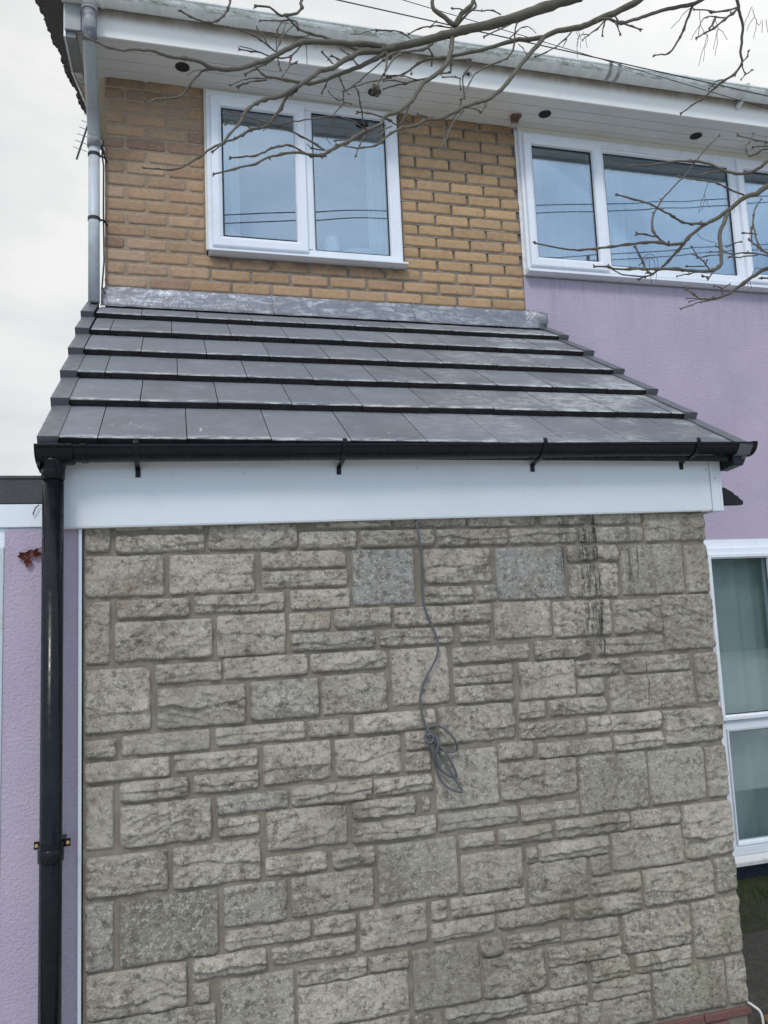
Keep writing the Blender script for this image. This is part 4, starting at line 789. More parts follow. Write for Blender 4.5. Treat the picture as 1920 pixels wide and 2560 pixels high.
# dead insect web on the fascia
wb = MB()
for a in range(9):
    t = a*.7; wb.tube([(2.03, FY-.003, 4.79), (2.03+.032*math.cos(t), FY-.006, 4.785+.026*math.sin(t))], [.0022, .0008], 5)
wb.ball((2.033, FY-.006, 4.788), .009, 7, 5, (.7, .6, 1.4), .3)
tag(wb.build('spider_web_clump', M['vent']), 'small dark cobweb clump on the white fascia above the soffit', 'cobweb')

# ---- upper downpipe
PX = -.1065
pt = []
up = MB(); up.tube([(-.097, 1.137, 4.86), (-.097, 1.137, 4.70), (-.100, 1.16, 4.66), (PX, 1.40, 4.42), (PX, 1.470, 4.33), (PX, 1.478, 4.25)], [.036, .036, .034, .033, .033, .033], 24)
sw_ = up; up = MB(); up.tube([(PX, 1.482, 4.27), (PX, 1.482, 3.352)], .030, 24)
dp = up.build('downpipe', M['pipe'], house, smooth=True)
sw_.build('swan_neck', M['pipegrey'], dp, smooth=True)
cl = MB(); cl.tube([(PX, 1.478, 4.333), (PX, 1.478, 4.245)], .036, 24); cl.build('pipe_socket', M['pipedirty'], dp, smooth=True); cl = MB(); cl.tube([(-.097, 1.137, 4.89), (-.097, 1.137, 4.80)], .040, 24); cl.tube([(-.097, 1.137, 4.80), (-.097, 1.137, 4.795)], [.043, .043], 24)
cl.build('pipe_socket', M['pipedirty'], dp, smooth=True)
sl_ = MB(); sl_.tube([(-.097, 1.137, 4.795), (-.0975, 1.14, 4.70), (-.099, 1.17, 4.652)], .0375, 24); sl_.build('silver_repair_sleeve', M['lead'], dp, smooth=True)
br = MB()
for z0 in (3.825, 4.20): br = MB(); br.tube([(PX+.02, 1.482, z0), (-.055, 1.50, z0+.006), (-.04, D+.01, z0)], .006, 8); br.tube([(PX, 1.482, z0+.009), (PX, 1.482, z0-.009)], .033, 24); br.build('pipe_bracket', M['gasket'], dp)
cb = MB(); cb.tube([(-.060, 1.50, 4.30), (-.066, 1.50, 4.22), (-.058, 1.50, 4.15), (-.060, 1.51, 3.9), (-.057, 1.51, 3.6), (-.066, 1.49, 3.44), (-.05, 1.47, 3.40)], .0045, 8)
tag(cb.build('thin_cable', M['wire']), 'thin black cable running down the brick corner beside the white downpipe', 'cable')

# ---- windows
def pane(name, x0, x1, z0, z1, y, mat, parent): return MB().box(x0, x1, y, y+.006, z0, z1).build(name, mat, parent)
FR = [(0, 0), (0, .030), (.008, .034), (.052, .034), (.056, .030), (.058, .012), (.062, -.03), (0, -.03)]
SA = [(0, .0), (0, .050), (.004, .056), (.042, .056), (.060, .044), (.064, .030), (.066, -.02), (.0, -.02)]
BE = [(0, .0), (0, .030), (.012, .027), (.020, .012), (.020, -.01), (0, -.01)]
GK = [(-.002, .014), (.004, .0145), (.004, .008), (-.002, .008)]
w1 = MB().ring(.507, 1.668, 3.70, 4.700, FR, D).box(1.057, 1.113, D-.033, D+.03, 3.76, 4.64).build('window', M['upvc'], house, bevel=.001)
s1 = MB().ring(.529, 1.083, 3.733, 4.661, SA, D).build('opening_sash', M['upvc'], w1)
MB().ring(.598, 1.038, 3.806, 4.597, GK, D-.012).build('gasket', M['gasket'], s1)
pane('glass_pane', .596, 1.040, 3.804, 4.599, D-.022, M['glass'], w1)
MB().ring(1.113, 1.612, 3.742, 4.660, BE, D-.003).build('glazing_bead', M['upvc'], w1)
MB().ring(1.134, 1.591, 3.763, 4.640, GK, D-.002).build('gasket', M['gasket'], w1)
pane('glass_pane', 1.130, 1.594, 3.760, 4.642, D-.008, M['glass'], w1)
MB().prism([(D-.066, 3.698), (D-.066, 3.709), (D-.034, 3.722), (D+.05, 3.722), (D+.05, 3.692), (D-.02, 3.692)], .507, 1.690).build('window_sill', M['upvc'], w1, bevel=.0015)
MB().box(.497, 1.682, D-.012, D+.03, 4.700, 4.7205).box(.495, .507, D-.014, D+.03, 3.72, 4.7204).build('window_trim', M['cream'], w1, bevel=.001)
# right-hand upper window: sash, fixed light, sash
w2 = MB().ring(2.495, 4.86, 3.745, 4.682, FR, D).box(3.032, 3.088, D-.033, D+.03, 3.80, 4.63).box(4.106, 4.162, D-.033, D+.03, 3.80, 4.63).build('window', M['upvc'], house, bevel=.001)
for x0, x1 in ((2.512, 3.074), (4.140, 4.842)):
    s = MB().ring(x0, x1, 3.757, 4.655, SA, D).build('opening_sash', M['upvc'], w2)
    MB().ring(x0+.067, x1-.067, 3.824, 4.588, GK, D-.012).build('gasket', M['gasket'], s)
    pane('glass_pane', x0+.065, x1-.065, 3.822, 4.590, D-.022, M['glass'], w2)
MB().ring(3.088, 4.104, 3.790, 4.622, BE, D-.003).build('glazing_bead', M['upvc'], w2)
MB().ring(3.108, 4.084, 3.810, 4.602, GK, D-.002).build('gasket', M['gasket'], w2)
pane('glass_pane', 3.105, 4.087, 3.807, 4.605, D-.008, M['glass'], w2)
MB().prism([(D-.070, 3.712), (D-.070, 3.728), (D-.034, 3.745), (D+.05, 3.745), (D+.05, 3.706), (D-.02, 3.706)], 2.484, 4.875).build('window_sill', M['upvc'], w2, bevel=.0015)
MB().box(2.4945, 4.86, D-.018, D+.03, 4.682, 4.7205).build('window_header', M['cream'], w2, bevel=.001)
# ground floor window
w3 = MB().ring(WL[0], WL[1], .018, 1.932, [(0, 0), (0, .03), (.008, .034), (.05, .034), (.055, .03), (.06, .012), (.062, -.03), (0, -.03)], D-.004).box(4.100, 4.160, D-.036, D+.03, .07, 1.875).box(3.64, 5.40, D-.036, D+.03, .782, .842).build('window', M['upvc'], house, bevel=.0015)
MB().ring(3.606, 4.105, .838, 1.888, [(0, 0), (0, .052), (.004, .056), (.022, .056), (.033, .044), (.034, -.02), (0, -.02)], D-.002).build('opening_sash', M['upvc'], w3)
pane('glass_pane', 3.637, 4.075, .868, 1.858, D-.024, M['glass2'], w3)
MB().ring(3.640, 4.072, .872, 1.855, GK, D-.014).build('gasket', M['gasket'], w3)
pane('glass_pane', 3.66, 4.105, .095, .778, D-.010, M['glass2'], w3)
MB().ring(3.646, 4.105, .078, .782, [(0, 0), (0, .036), (.012, .033), (.022, .014), (.022, -.01), (0, -.01)], D-.004).build('glazing_bead', M['upvc'], w3)
pane('glass_pane', 4.165, 5.39, .095, .778, D-.010, M['glass2'], w3); pane('glass_pane', 4.165, 5.39, .845, 1.868, D-.010, M['glass2'], w3)
MB().prism([(D-.085, -.028), (D-.085, -.004), (D-.03, .018), (D+.05, .018), (D+.05, -.03)], 3.585, 5.46).build('window_sill', M['sill'], w3, bevel=.002)
MB().box(WL[0]+.005, WL[1]-.005, D-.006, D+.03, 1.933, 1.984).build('window_header', M['upvc'], w3)

# ---- behind the panes
def curtain(name, x0, x1, z0, z1, y, mat, folds, amp=.02):
    n = int((x1-x0)/.008)+2; V = []; Fc = []
    for i in range(n):
        x = x0+(x1-x0)*i/(n-1); ph = folds*2*math.pi*(i/(n-1)); yy = y+amp*math.sin(ph+.6*math.sin(ph*.37)); V += [(x, yy, z0), (x+.004*math.sin(ph*1.7), yy+.3*amp*math.sin(ph*.5), z1)]
    for i in range(n-1): Fc.append((2*i, 2*i+2, 2*i+3, 2*i+1))
    return mesh(name, V, Fc, mat, smooth=True)
tag(curtain('curtain', .62, .70, 3.70, 4.66, D+.13, M['curtain'], 2), 'pale curtain edge at the left of the smaller upstairs window', 'curtain')
tag(curtain('curtain', 1.50, 1.64, 3.70, 4.66, D+.13, M['curtain'], 3), 'pale curtain at the right of the smaller upstairs window', 'curtain')
tag(curtain('curtain', 2.52, 3.36, 3.72, 4.60, D+.16, M['curtain'], 9, .024), 'grey pleated curtain behind the left sash of the wide upstairs window', 'curtain')
tag(curtain('curtain', 3.37, 3.50, 3.72, 4.60, D+.15, M['curtaindark'], 2, .024), 'navy blue strip of curtain in the wide upstairs window', 'curtain')
tag(curtain('curtain', 3.51, 4.75, 3.72, 4.60, D+.17, M['curtain'], 13, .026), 'grey pleated curtain behind the middle pane of the wide upstairs window', 'curtain')
tag(curtain('net_curtain', 3.62, 5.4, .04, 1.9, D+.10, M['voile'], 12, .012), 'teal grey net curtain filling the ground floor window', 'curtain')
o = MB().ball((.650, D+.09, 3.845), .058, 20, 12).tube([(.650, D+.09, 3.80), (.650, D+.09, 3.738)], [.030, .036], 16).build('china_bowl', M['china'], smooth=True)
tag(o, 'round white china ball standing inside the smaller upstairs window', 'ornament')
jar = MB().tube([(1.245, D+.07, 3.738), (1.245, D+.07, 3.75), (1.245, D+.07, 3.85), (1.245, D+.07, 3.858), (1.245, D+.07, 3.885)], [.044, .048, .048, .040, .042], 18).build('jar', M['china'], smooth=False)
tag(jar, 'ribbed white lidded jar on the inner sill of the smaller upstairs window', 'jar')
tw = MB()
for k in range(3): tw.ball((1.43, D+.08, 3.765+k*.026), .095, 16, 8, (1.15, .6, .16))
tag(tw.build('folded_towel', M['china'], smooth=True), 'pile of folded white towels inside the smaller upstairs window', 'towel')
MB().box(.52, 1.66, D+.035, D+.224, 3.70, 3.738).build('inner_sill', M['upvc'], w1)

# ------------------------------------------------------------------ front extension
ext = thing('front_extension', 'single storey stone faced extension with dark tiled lean-to roof and white fascia', 'extension', (1.2, 0, -.15))
SW = Carved()
def stone_col(t):
    if t == 1: return np.array((.43, .425, .41))*random.uniform(.94, 1.06)
    if t == 2: return np.array((.50, .455, .385))*random.uniform(.92, 1.08)
    if t == 3: return np.array((.33, .30, .25))
    a = np.array((.60, .535, .445)); b = np.array((.515, .46, .385)); c = np.array((.65, .585, .485)); q = random.random()
    base = a*(1-q)+b*q
    if random.random() < .25: base = c
    if random.random() < .12: base = np.array((.48, .44, .385))
    return base*random.uniform(.88, 1.1)
for x0, x1, z0, z1, t in STONES:
    x0, x1, z0, z1 = x0/1000, x1/1000, z0/1000, z1/1000
    x0 = max(x0, .004)
    if x1 > 2.445: x1 = 2.474
    x1 = min(x1, 2.474)
    if z1 > 1.955: z1 = min(z1+.01, 1.99)
    if z0 < .03: z0 = .035
    SW.block(x0-.0004, x1+.0004, z0-.0006, z1+.0010, stone_col(t), relief=random.choice([.019, .016, .012, .009]) if t == 0 else .009, step=.0045, kind=0 if t == 0 else 1, place=put_front(.004), jag=.003 if t == 0 else .002)
# courses below the picture
x = .004
for z0, z1 in ((-.05, -.04), (.034, .105), (.117, .186)):
    x = .004
    while x < 2.44:
        w_ = random.uniform(.12, .36); x1 = min(x+w_, 2.472)
        if z0 > .03 and x1 <= .62: SW.block(x, x1, z0, z1, stone_col(0), place=put_front(.004))
        x = x1+.012
# return wall on the right
z = .035
while z < 2.9:
    hgt = random.choice([.065, .065, .14, .14]); y = .02+random.uniform(0, .1) if False else .012
    while y < D-.03:
        w_ = random.uniform(.12, .34); y1 = min(y+w_, D-.004)
        if z+hgt < 2.0+(y)*.66: SW.block(y, y1, z, z+hgt, stone_col(0), step=.012, place=lambda a_, z_, h_: np.stack([2.466+h_, a_, z_], -1))
        y = y1+.012
    z += hgt+.011
sw = SW.build('stone_wall', M['stone'], ext)
mb = MB(); mb.box(.0, 2.4665, .0075, .20, -.15, 2.0)
mb.prism([(.2, -.15), (D-.002, -.15), (D-.002, 3.1), (.2, 2.1)], 2.30, 2.4645)
mb.build('mortar_bed', M['mortar'], sw)
# red brick footing below the right-hand corner
mb = MB()
for i in range(2):
    for j, z0 in enumerate((-.155, -.082, -.009)):
        x1 = 2.482-i*.222-(j % 2)*.11; x0 = x1-.212
        if j == 2: x0, x1 = 2.482-i*.222, 2.482-i*.222; x0 -= .212
        mb.box(max(x0, .0), x1, -.012 if j < 2 else -.004, .0145, z0, z0+.065 if j < 2 else .020)
mb.build('brick_footing', M['redbrick'], ext, bevel=.003)

# fascia board with corner cover
SL = .0125
mb = MB(); mb.prism([(-.030, 1.960), (-.012, 1.960), (-.012, 2.205), (-.030, 2.205)], -.125, 2.4975, 'x', SL); mb.prism([(-.0285, 1.9565), (.008, 1.9565), (.008, 1.963), (-.0285, 1.963)], -.122, 2.49, 'x', SL)
fb = mb.build('fascia', M['upvc_new'], ext, bevel=.003)
mb = MB(); mb.prism([(-.034, 1.955), (D, 1.955), (D, 1.975+.95), (-.034, 2.205)], 2.538, 2.551, 'x', SL); mb.prism([(-.034, 1.955), (-.022, 1.955), (-.022, 2.20), (-.034, 2.20)], 2.4985, 2.5375, 'x', SL); mb.prism([(-.0335, 1.9545), (.02, 1.9545), (.02, 1.9665), (-.0335, 1.9665)], 2.499, 2.5372, 'x', SL)
mb.build('fascia_corner', M['upvc_new'], fb, bevel=.002)
mb = MB(); mb.box(2.474, 2.538, -.01, D, 1.962, 1.97, SL); mb.build('verge_underside', M['upvc_new'], ext)
for x, z0 in ((.30, 2.135), (.55, 2.14), (1.20, 2.15), (2.482, 2.13), (2.520, 2.13-.035)): MB().tube([(x, -.030, z0+SL*x), (x, -.0375 if x > 2.5 else -.0325, z0+SL*x)], .0035, 10).build('screw', M['pipe'], fb)

# tiled lean-to roof
AN = math.atan2(1.15, 1.683); cs, sn = math.cos(AN), math.sin(AN)
def RP(x, s, h=0):      # point on the roof: s along the slope, h above the tile-top plane
    h -= .045; return (x, -.14+s*cs-h*sn, 2.25+s*sn+h*cs)
rows = [(-.004, .060), (.372, .183-.288), (.705, .034), (1.036, .166-.288), (1.380, .012), (1.712, .146-.288)]
V = []; Fc = []; UV = []; CO = []; mids = []
for ri, (sf, j0) in enumerate(rows):
    Lt = .375 if ri else .425
    if ri == 5: Lt = .27
    xs = []; x = j0
    while x < 2.56: xs.append(x); x += .2875
    edges = [-.075]+[q for q in xs if q > -.05 and q < 2.53]+[2.562]
    for a, b in zip(edges, edges[1:]):
        a += .0016; b -= .0016
        tilt = random.uniform(-.002, .002); ds = random.uniform(-.003, .003); tone = random.uniform(.82, 1.12); base = np.array((.165, .172, .195))*tone
        n = max(3, int((b-a)/.02)); prev = None
        rag = [random.uniform(-.0022, .0022) for _ in range(n+1)]
        for i in range(n+1):
            x = a+(b-a)*i/n; u = i/n; b0 = len(V); s0 = sf+ds+rag[i]*.6
            hb = .016+rag[i]; ht = .045+tilt*(u-.5)
            notch = .010 if 0 <= i <= 1 else 0
            V.extend([RP(x, s0+.004, hb+notch*.8), RP(x, s0-.0005, ht-.004), RP(x, s0+.003, ht-.0005), RP(x, s0+.030, ht-.0018), RP(x, s0+Lt, .012)])
            UV += [(u, -1), (u, -.75), (u, .0), (u, .08), (u, 1)]; CO += [base]*5
            if prev is not None:
                for k in range(4): Fc.append((prev+k, b0+k, b0+k+1, prev+k+1)); mids.append(1 if k == 0 else 0)
            prev = b0
        # cut ends
        for x, sgn in ((a, 0), (b, 1)):
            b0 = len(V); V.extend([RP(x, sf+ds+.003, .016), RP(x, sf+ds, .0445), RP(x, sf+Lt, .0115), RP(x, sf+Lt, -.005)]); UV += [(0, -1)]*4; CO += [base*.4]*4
            Fc.append((b0, b0+1, b0+2, b0+3)); mids.append(1)
        # interlock lip showing below the joint
        b0 = len(V)
        for xx in (a-.022, a+.020):
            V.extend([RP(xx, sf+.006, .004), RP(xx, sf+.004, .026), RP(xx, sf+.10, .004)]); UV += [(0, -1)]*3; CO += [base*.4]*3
        Fc += [(b0, b0+3, b0+4, b0+1), (b0, b0+1, b0+2), (b0+3, b0+5, b0+4)]; mids += [1]*3
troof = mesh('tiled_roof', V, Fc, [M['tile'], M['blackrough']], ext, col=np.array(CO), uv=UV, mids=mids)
# roofing underlay and deck closing the roof
b_ = [RP(x, s, -.006) for x in (-.12, 2.598) for s in (.02, 2.03)]
mesh('roof_deck', b_+[(p[0], p[1]+.01, p[2]-.03) for p in b_], [(0, 2, 3, 1), (4, 5, 7, 6), (0, 1, 5, 4), (2, 6, 7, 3), (0, 4, 6, 2)], M['blackrough'], troof)
# stepped dry verge units
def cap_mesh(left, first, Lc):
    m_ = MB(); s = -1 if left else 1; w_ = .062
    def Q(x, sl, h): return (x, sl*cs-h*sn, sl*sn+h*cs)
    x_in, x_out = 0, s*w_
    b = len(m_.V)
    pts = []
    for x in (x_in, x_out*.94, x_out):
        dh = -.003 if x == x_out else 0
        pts.append([Q(x, -.010, .052+dh), Q(x, Lc, .020+dh)])
    dn = -.055 if not first else -.06
    pts.append([Q(x_out, -.008, .012 if not first else .004), Q(x_out, Lc, dn)])
    for p in pts: m_.V.extend(p)
    for i in range(3): m_.F.append((b+2*i, b+2*i+1, b+2*i+3, b+2*i+2))
    # front nose and inner lip
    b = len(m_.V); m_.V.extend([Q(x_in, -.010, .052), Q(x_out, -.010, .049), Q(x_out, -.008, .008), Q(x_in, -.006, .008)]); m_.F.append((b, b+1, b+2, b+3))
    b = len(m_.V); m_.V.extend([Q(x_in, -.010, .052), Q(x_in, Lc, .020), Q(x_in, Lc, .012), Q(x_in, -.010, .040)]); m_.F.append((b, b+1, b+2, b+3))
    # lower return seen as a thin second step
    b = len(m_.V); m_.V.extend([Q(x_in, .004, .012), Q(x_out*.96, .004, .010), Q(x_out*.96, .006, -.020), Q(x_in, .006, -.016)]); m_.F.append((b, b+1, b+2, b+3))
    for a, zz in ((x_out*.97, 0),):
        b = len(m_.V); m_.V.extend([Q(a, .004, .012), Q(a, Lc, -.02), Q(a, Lc, -.075), Q(a, .006, -.045)]); m_.F.append((b, b+1, b+2, b+3))
    return m_
for left in (True, False):
    proto = None
    for ri, (sf, _) in enumerate(rows):
        Lc = .345 if ri else .38
        if ri in (0,): o = cap_mesh(left, True, Lc).build('verge_cap', M['verge'], troof)
        elif proto is None: proto = o = cap_mesh(left, False, Lc).build('verge_cap', M['verge'], troof)
        else: o = proto.copy(); C.objects.link(o); o.parent = troof
        x = (-.064-.005*ri) if left else (2.560 if ri == 0 else 2.546)
        p = RP(x, sf-.002, 0.0); o.location = p
        sm = o.modifiers.new('thick', 'SOLIDIFY'); sm.thickness = .0025
# verge ends under the gutter
MB().prism([(-.135, 2.150), (-.070, 2.138), (-.05, 2.235), (-.12, 2.235)], -.1285, -.118).build('verge_end', M['black'], troof, bevel=.002)
MB().prism([(-.118, 2.168), (-.02, 2.158), (-.02, 2.268), (-.112, 2.262)], 2.5525, 2.598).build('verge_end', M['black'], troof, bevel=.002)

# lead flashing
nx_ = 200; V = []; Fc = []
prof = [(D-.002, 3.470), (D-.008, 3.463), (D-.012, 3.435), (D-.016, 3.400), (D-.022, 3.372)]
for i in range(nx_+1):
    x = -.075+2.665*i/nx_
    t = max(0, (x-2.46)/.13)
    r = []
    for j, (y, z0) in enumerate(prof):
        wv = .006*(float(fbm(np.array(x*9), np.array(j*.8), 3))-.5); r.append((x, y-abs(wv)-.055*t*(1 if j < 4 else .6), z0+wv*.9-.035*t*t*(1-j/5)-(.012 if x < -.05 else 0)))
    for j in range(3):
        s = 2.0-.017*j; s -= 0.008*float(fbm(np.array(x*6), np.array(5.), 3)); p = RP(x, s-.008, .015+.004*j+.006*float(fbm(np.array(x*12), np.array(j*2.), 3))); r.append(p)
    V.extend(r)
m_ = 8
for i in range(nx_):
    for j in range(m_-1): Fc.append((i*m_+j, (i+1)*m_+j, (i+1)*m_+j+1, i*m_+j+1))
fl = mesh('lead_flashing', V, Fc, M['lead'], ext, smooth=True); s_ = fl.modifiers.new('thick', 'SOLIDIFY'); s_.thickness = .003
# seams and folded laps in the lead
mb = MB()
for x in (.86, 1.72): MB().tube([(x, D-.014, 3.474), (x+.003, D-.020, 3.42), (x+.004, D-.036, 3.392), (x+.004, D-.07, 3.345)], [.003, .004, .004, .003], 6).build('lead_lap', M['lead'], fl)

# black gutter
GS = .0150
gp = gutter_profile(-.098, 2.2205, .056, .050, th=.0025, lip=.003)
g = MB().prism(gp, -.02, 2.6215, 'x', GS); 
gutb = g.build('gutter', M['black'], ext)
def gb(name, x0, x1, grow=.004): 
    return MB().prism(gutter_profile(-.098, 2.2215, .056+grow, .050+grow, th=grow+.002, lip=.004), x0, x1, 'x', GS).build(name, M['black'], gutb, bevel=.0012)
gb('gutter_union', .004, .024)
def half(ry, rz, n=14): return [(-.098+ry*math.cos(math.pi+math.pi*i/n), 2.2225+rz*math.sin(math.pi+math.pi*i/n)) for i in range(n+1)]
MB().prism(half(.0625, .056), 2.622, 2.646, 'x', GS).build('end_cap', M['black'], gutb, bevel=.0015)
MB().prism(gutter_profile(-.098, 2.2215, .064, .060, th=.006, lip=.005), -.130, -.018, 'x', GS).prism(half(.066, .061), -.1335, -.1302, 'x', GS).build('running_outlet', M['black'], gutb, bevel=.0015)
def bracket(x):
    pts = [(-.030, 2.150), (-.030, 2.185), (-.040, 2.190)]
    P = [(x, -.160, 2.2335), (x, -.163, 2.222), (x, -.157, 2.200), (x, -.140, 2.178), (x, -.115, 2.166), (x, -.085, 2.160), (x, -.055, 2.158), (x, -.034, 2.150)]
    m_ = MB(); b = len(m_.V)
    for i, (px, y, z0) in enumerate(P):
        for dx in (-.0085, .0085): m_.V += [(px+dx, y, z0+GS*x), (px+dx, y+.004, z0+.006+GS*x)]
    n = len(P)
    for i in range(n-1):
        q = b+i*4; m_.F += [(q, q+2, q+6, q+4), (q+1, q+5, q+7, q+3), (q, q+4, q+5, q+1), (q+2, q+3, q+7, q+6)]
    m_.F += [(b, b+1, b+3, b+2), (b+(n-1)*4, b+(n-1)*4+2, b+(n-1)*4+3, b+(n-1)*4+1)]
    m_.F.pop(); k_ = len(m_.V); q = b+(n-1)*4; zt = 2.128+GS*x; m_.V += [(x-.0085, -.0345, zt), (x-.0085, -.0305, zt), (x+.0085, -.0345, zt), (x+.0085, -.0305, zt)]; m_.F += [(q, q+2, k_+2, k_), (q+1, k_+1, k_+3, q+3), (q, k_, k_+1, q+1), (q+2, q+3, k_+3, k_+2), (k_, k_+2, k_+3, k_+1)]
    return m_
for x in (.182, .895, 1.680, 2.362): bracket(x).build('gutter_bracket', M['black'], gutb, bevel=.001)
# felt edge hanging behind the gutter
V = []; Fc = []
for i in range(120):
    x = -.02+2.5*i/119; d_ = -.012+.004*float(fbm(np.array(x*5), np.array(1.), 3))+(.016 if random.random() < .15 and x < .4 else 0); V += [(x, -.040, 2.235+GS*x), (x, -.034, 2.203-d_+GS*x)]
for i in range(119): Fc.append((2*i, 2*i+2, 2*i+3, 2*i+1))
mesh('eaves_felt', V, Fc, M['blackrough'], gutb)

# black downpipe with clip
DX, DY = -.0830, -.098
ddx = MB(); ddx.tube([(DX, DY, 2.135), (DX, DY, .94), (DX, DY, .939), (DX, DY, -.12)], [.0335, .0335, .0338, .0338], 28)
dpb = ddx.build('downpipe', M['black'], ext, smooth=True)
MB().tube([(DX, DY, 2.176), (DX, DY, 2.168), (DX, DY, 2.14), (DX, DY, 2.112)], [.046, .040, .0365, .0365], 28).build('outlet_socket', M['black'], dpb, smooth=True)
MB().tube([(DX, DY, .945), (DX, DY, .942), (DX, DY, .905), (DX, DY, .902)], [.0345, .0385, .0385, .0345], 28).build('pipe_collar', M['black'], dpb, smooth=True)
MB().ring(0, 0, 0, 0, [(0, 0), (0, .001), (0, .002)]) if False else None
mb = MB(); mb.tube([(DX, DY, .938), (DX, DY, .962)], .0372, 28, cap=False); mb.box(-.136, -.112, DY+.020, DY+.028, .938, .962).box(-.054, -.028, DY+.020, DY+.028, .938, .962).box(-.118, -.048, DY+.028, -.002, .940, .958)
clip = mb.build('pipe_clip', M['black'], dpb, bevel=.0015)
mb = MB()
for x in (-.128, -.036): MB().tube([(x, DY+.021, .950), (x, DY+.0165, .950)], [.0062, .0045], 12).build('clip_screw', M['brass'], dpb)
MB().tube([(DX, DY, -.10), (DX, DY-.02, -.14), (DX, DY-.08, -.15)], .036, 20).build('pipe_shoe', M['black'], dpb, smooth=True)

# broken tile wedged behind the fascia end
pts = [(2.46, 2.046), (2.556, 2.084), (2.570, 2.080), (2.585, 2.071), (2.600, 2.064), (2.612, 2.052), (2.625, 2.046), (2.637, 2.033), (2.648, 2.028), (2.651, 2.018), (2.648, 2.008), (2.46, 2.005)]
o = MB().prism([(.306+(a-.306)*1.0284, 1.652+(b_-1.652)*1.0284+.004) for a, b_ in pts], .045, .075, 'y').build('broken_tile', M['blackrough'], bevel=.003)
tag(o, 'jagged black piece of broken tile sticking out behind the right end of the white fascia', 'tile')

# ------------------------------------------------------------------ garage on the left
gar = thing('garage', 'flat roofed lilac garage beside the stone wall with charcoal roof edge and white fascia', 'garage', (-1.4, 0, -.15))
mb = MB(); mb.box(-.247, -.0145, .0, 1.3, -.15, 1.958)
mb.box(-.60, -.248, .1, 1.3, -.15, 1.95)
mb.build('rendered_wall', M['render'], gar)
mb = MB(); mb.box(-.0142, -.0035, -.010, .006, -.15, 1.956); mb.build('corner_trim', M['upvc'], gar, bevel=.001)
mb = MB(); mb.box(-2.7, -.126, -.004, .02, 2.046, 2.136).box(-2.7, -.126, -.008, .0, 2.130, 2.142); rf = mb.build('roof_edge', M['darkfascia'], gar, bevel=.003)
MB().box(-2.7, -.06, .02, 3.0, 2.05, 2.128).build('flat_roof', M['darkfascia'], gar)
MB().box(-2.7, -.127, -.001, .02, 1.966, 2.0455).build('fascia', M['upvc'], gar, bevel=.003)
MB().box(-2.7, -.127, .012, .03, 1.900, 1.9655).build('frieze_board', M['upvc'], gar, bevel=.002)
MB().box(-2.7, -.13, .03, 1.3, 1.94, 1.96).build('soffit', M['upvc'], gar)
fr = MB().box(-.300, -.2475, -.004, .09, -.15, 1.899).build('door_frame', M['pipe'], gar, bevel=.003)
mb = MB()
for k in range(7): mb.box(-2.6, -.302, .03, .06, -.14+k*.29, -.14+k*.29+.282)
mb.build('garage_door', M['upvc'], gar, bevel=.006)
MB().box(-2.75, -2.60, 0, 1.3, -.15, 1.94).build('side_pier', M['render'], gar)
MB().tube([(-.158, -.003, 2.010), (-.158, -.012, 2.010), (-.150, -.014, 2.03), (-.14, -.01, 2.04)], .002, 6).build('cable_clip', M['wire'], gar)
# dead creeper leaf
V = []; Fc = []; lf = MB()
def leafblade(cx, cz, L_, W_, ang):
    b = len(lf.V); ca, sa = math.cos(ang), math.sin(ang); n = 7
    for i in range(n+1):
        t = i/n; w_ = W_*math.sin(math.pi*t**.8)*(1+.25*random.uniform(-1, 1)); x = L_*t
        for s in (-1, 0, 1):
            lf.V.append((cx+x*ca-s*w_*sa, -.006-.010*abs(s)*math.sin(t*3)-.004*math.sin(t*9), cz+x*sa+s*w_*ca))
    for i in range(n):
        for s in range(2): q = b+i*3+s; lf.F.append((q, q+1, q+4, q+3))
for c in ((-.150, 1.885, .05, .011, 3.6), (-.165, 1.866, .042, .012, 3.1), (-.168, 1.862, .035, .012, 4.5), (-.160, 1.868, .035, .010, .2), (-.175, 1.865, .03, .008, 2.6), (-.138, 1.892, .028, .008, 3.9), (-.13, 1.893, .02, .006, .6)): leafblade(*c)
lf.tube([(-.125, -.004, 1.898), (-.145, -.008, 1.888), (-.170, -.008, 1.865), (-.195, -.005, 1.855)], .0013, 5)
tag(lf.build('dead_leaf', M['leaf'], smooth=True), 'curled red brown dead leaf clinging to the lilac wall left of the black downpipe', 'leaf')

# ------------------------------------------------------------------ loose grey cable coiled on the stone wall
def smooth_path(P, sub=4):
    P = [np.array(p, float) for p in P]; out = []
    for i in range(len(P)-1):
        p0 = P[max(i-1, 0)]; p1 = P[i]; p2 = P[i+1]; p3 = P[min(i+2, len(P)-1)]
        for k in range(sub):
            t = k/sub; out.append(.5*((2*p1)+(-p0+p2)*t+(2*p0-5*p1+4*p2-p3)*t*t+(-p0+3*p1-3*p2+p3)*t**3))
    out.append(P[-1]); return out
cp = []
for i, (x, z0) in enumerate(COIL):
    y = -.0225-.003*math.sin(i*.9) if i < 15 else -.030-.012*math.sin(i*1.3)-.00022*(i-15)
    cp.append((x/1000, y, z0/1000))
cp[0] = (cp[0][0], -.006, cp[0][1] if False else 1.985)
cb = MB().tube(smooth_path(cp, 5), .0044, 8)
cb.tube(smooth_path([(1.183, -.034, 1.172), (1.176, -.05, 1.160), (1.190, -.052, 1.148), (1.205, -.05, 1.160), (1.200, -.05, 1.176), (1.186, -.046, 1.176), (1.181, -.036, 1.162), (1.20, -.03, 1.150)], 5), .0040, 8)
tag(cb.build('hanging_cable', M['cable'], smooth=True), 'loose grey cable hanging from the fascia, looped in a coil on the stone wall', 'cable')

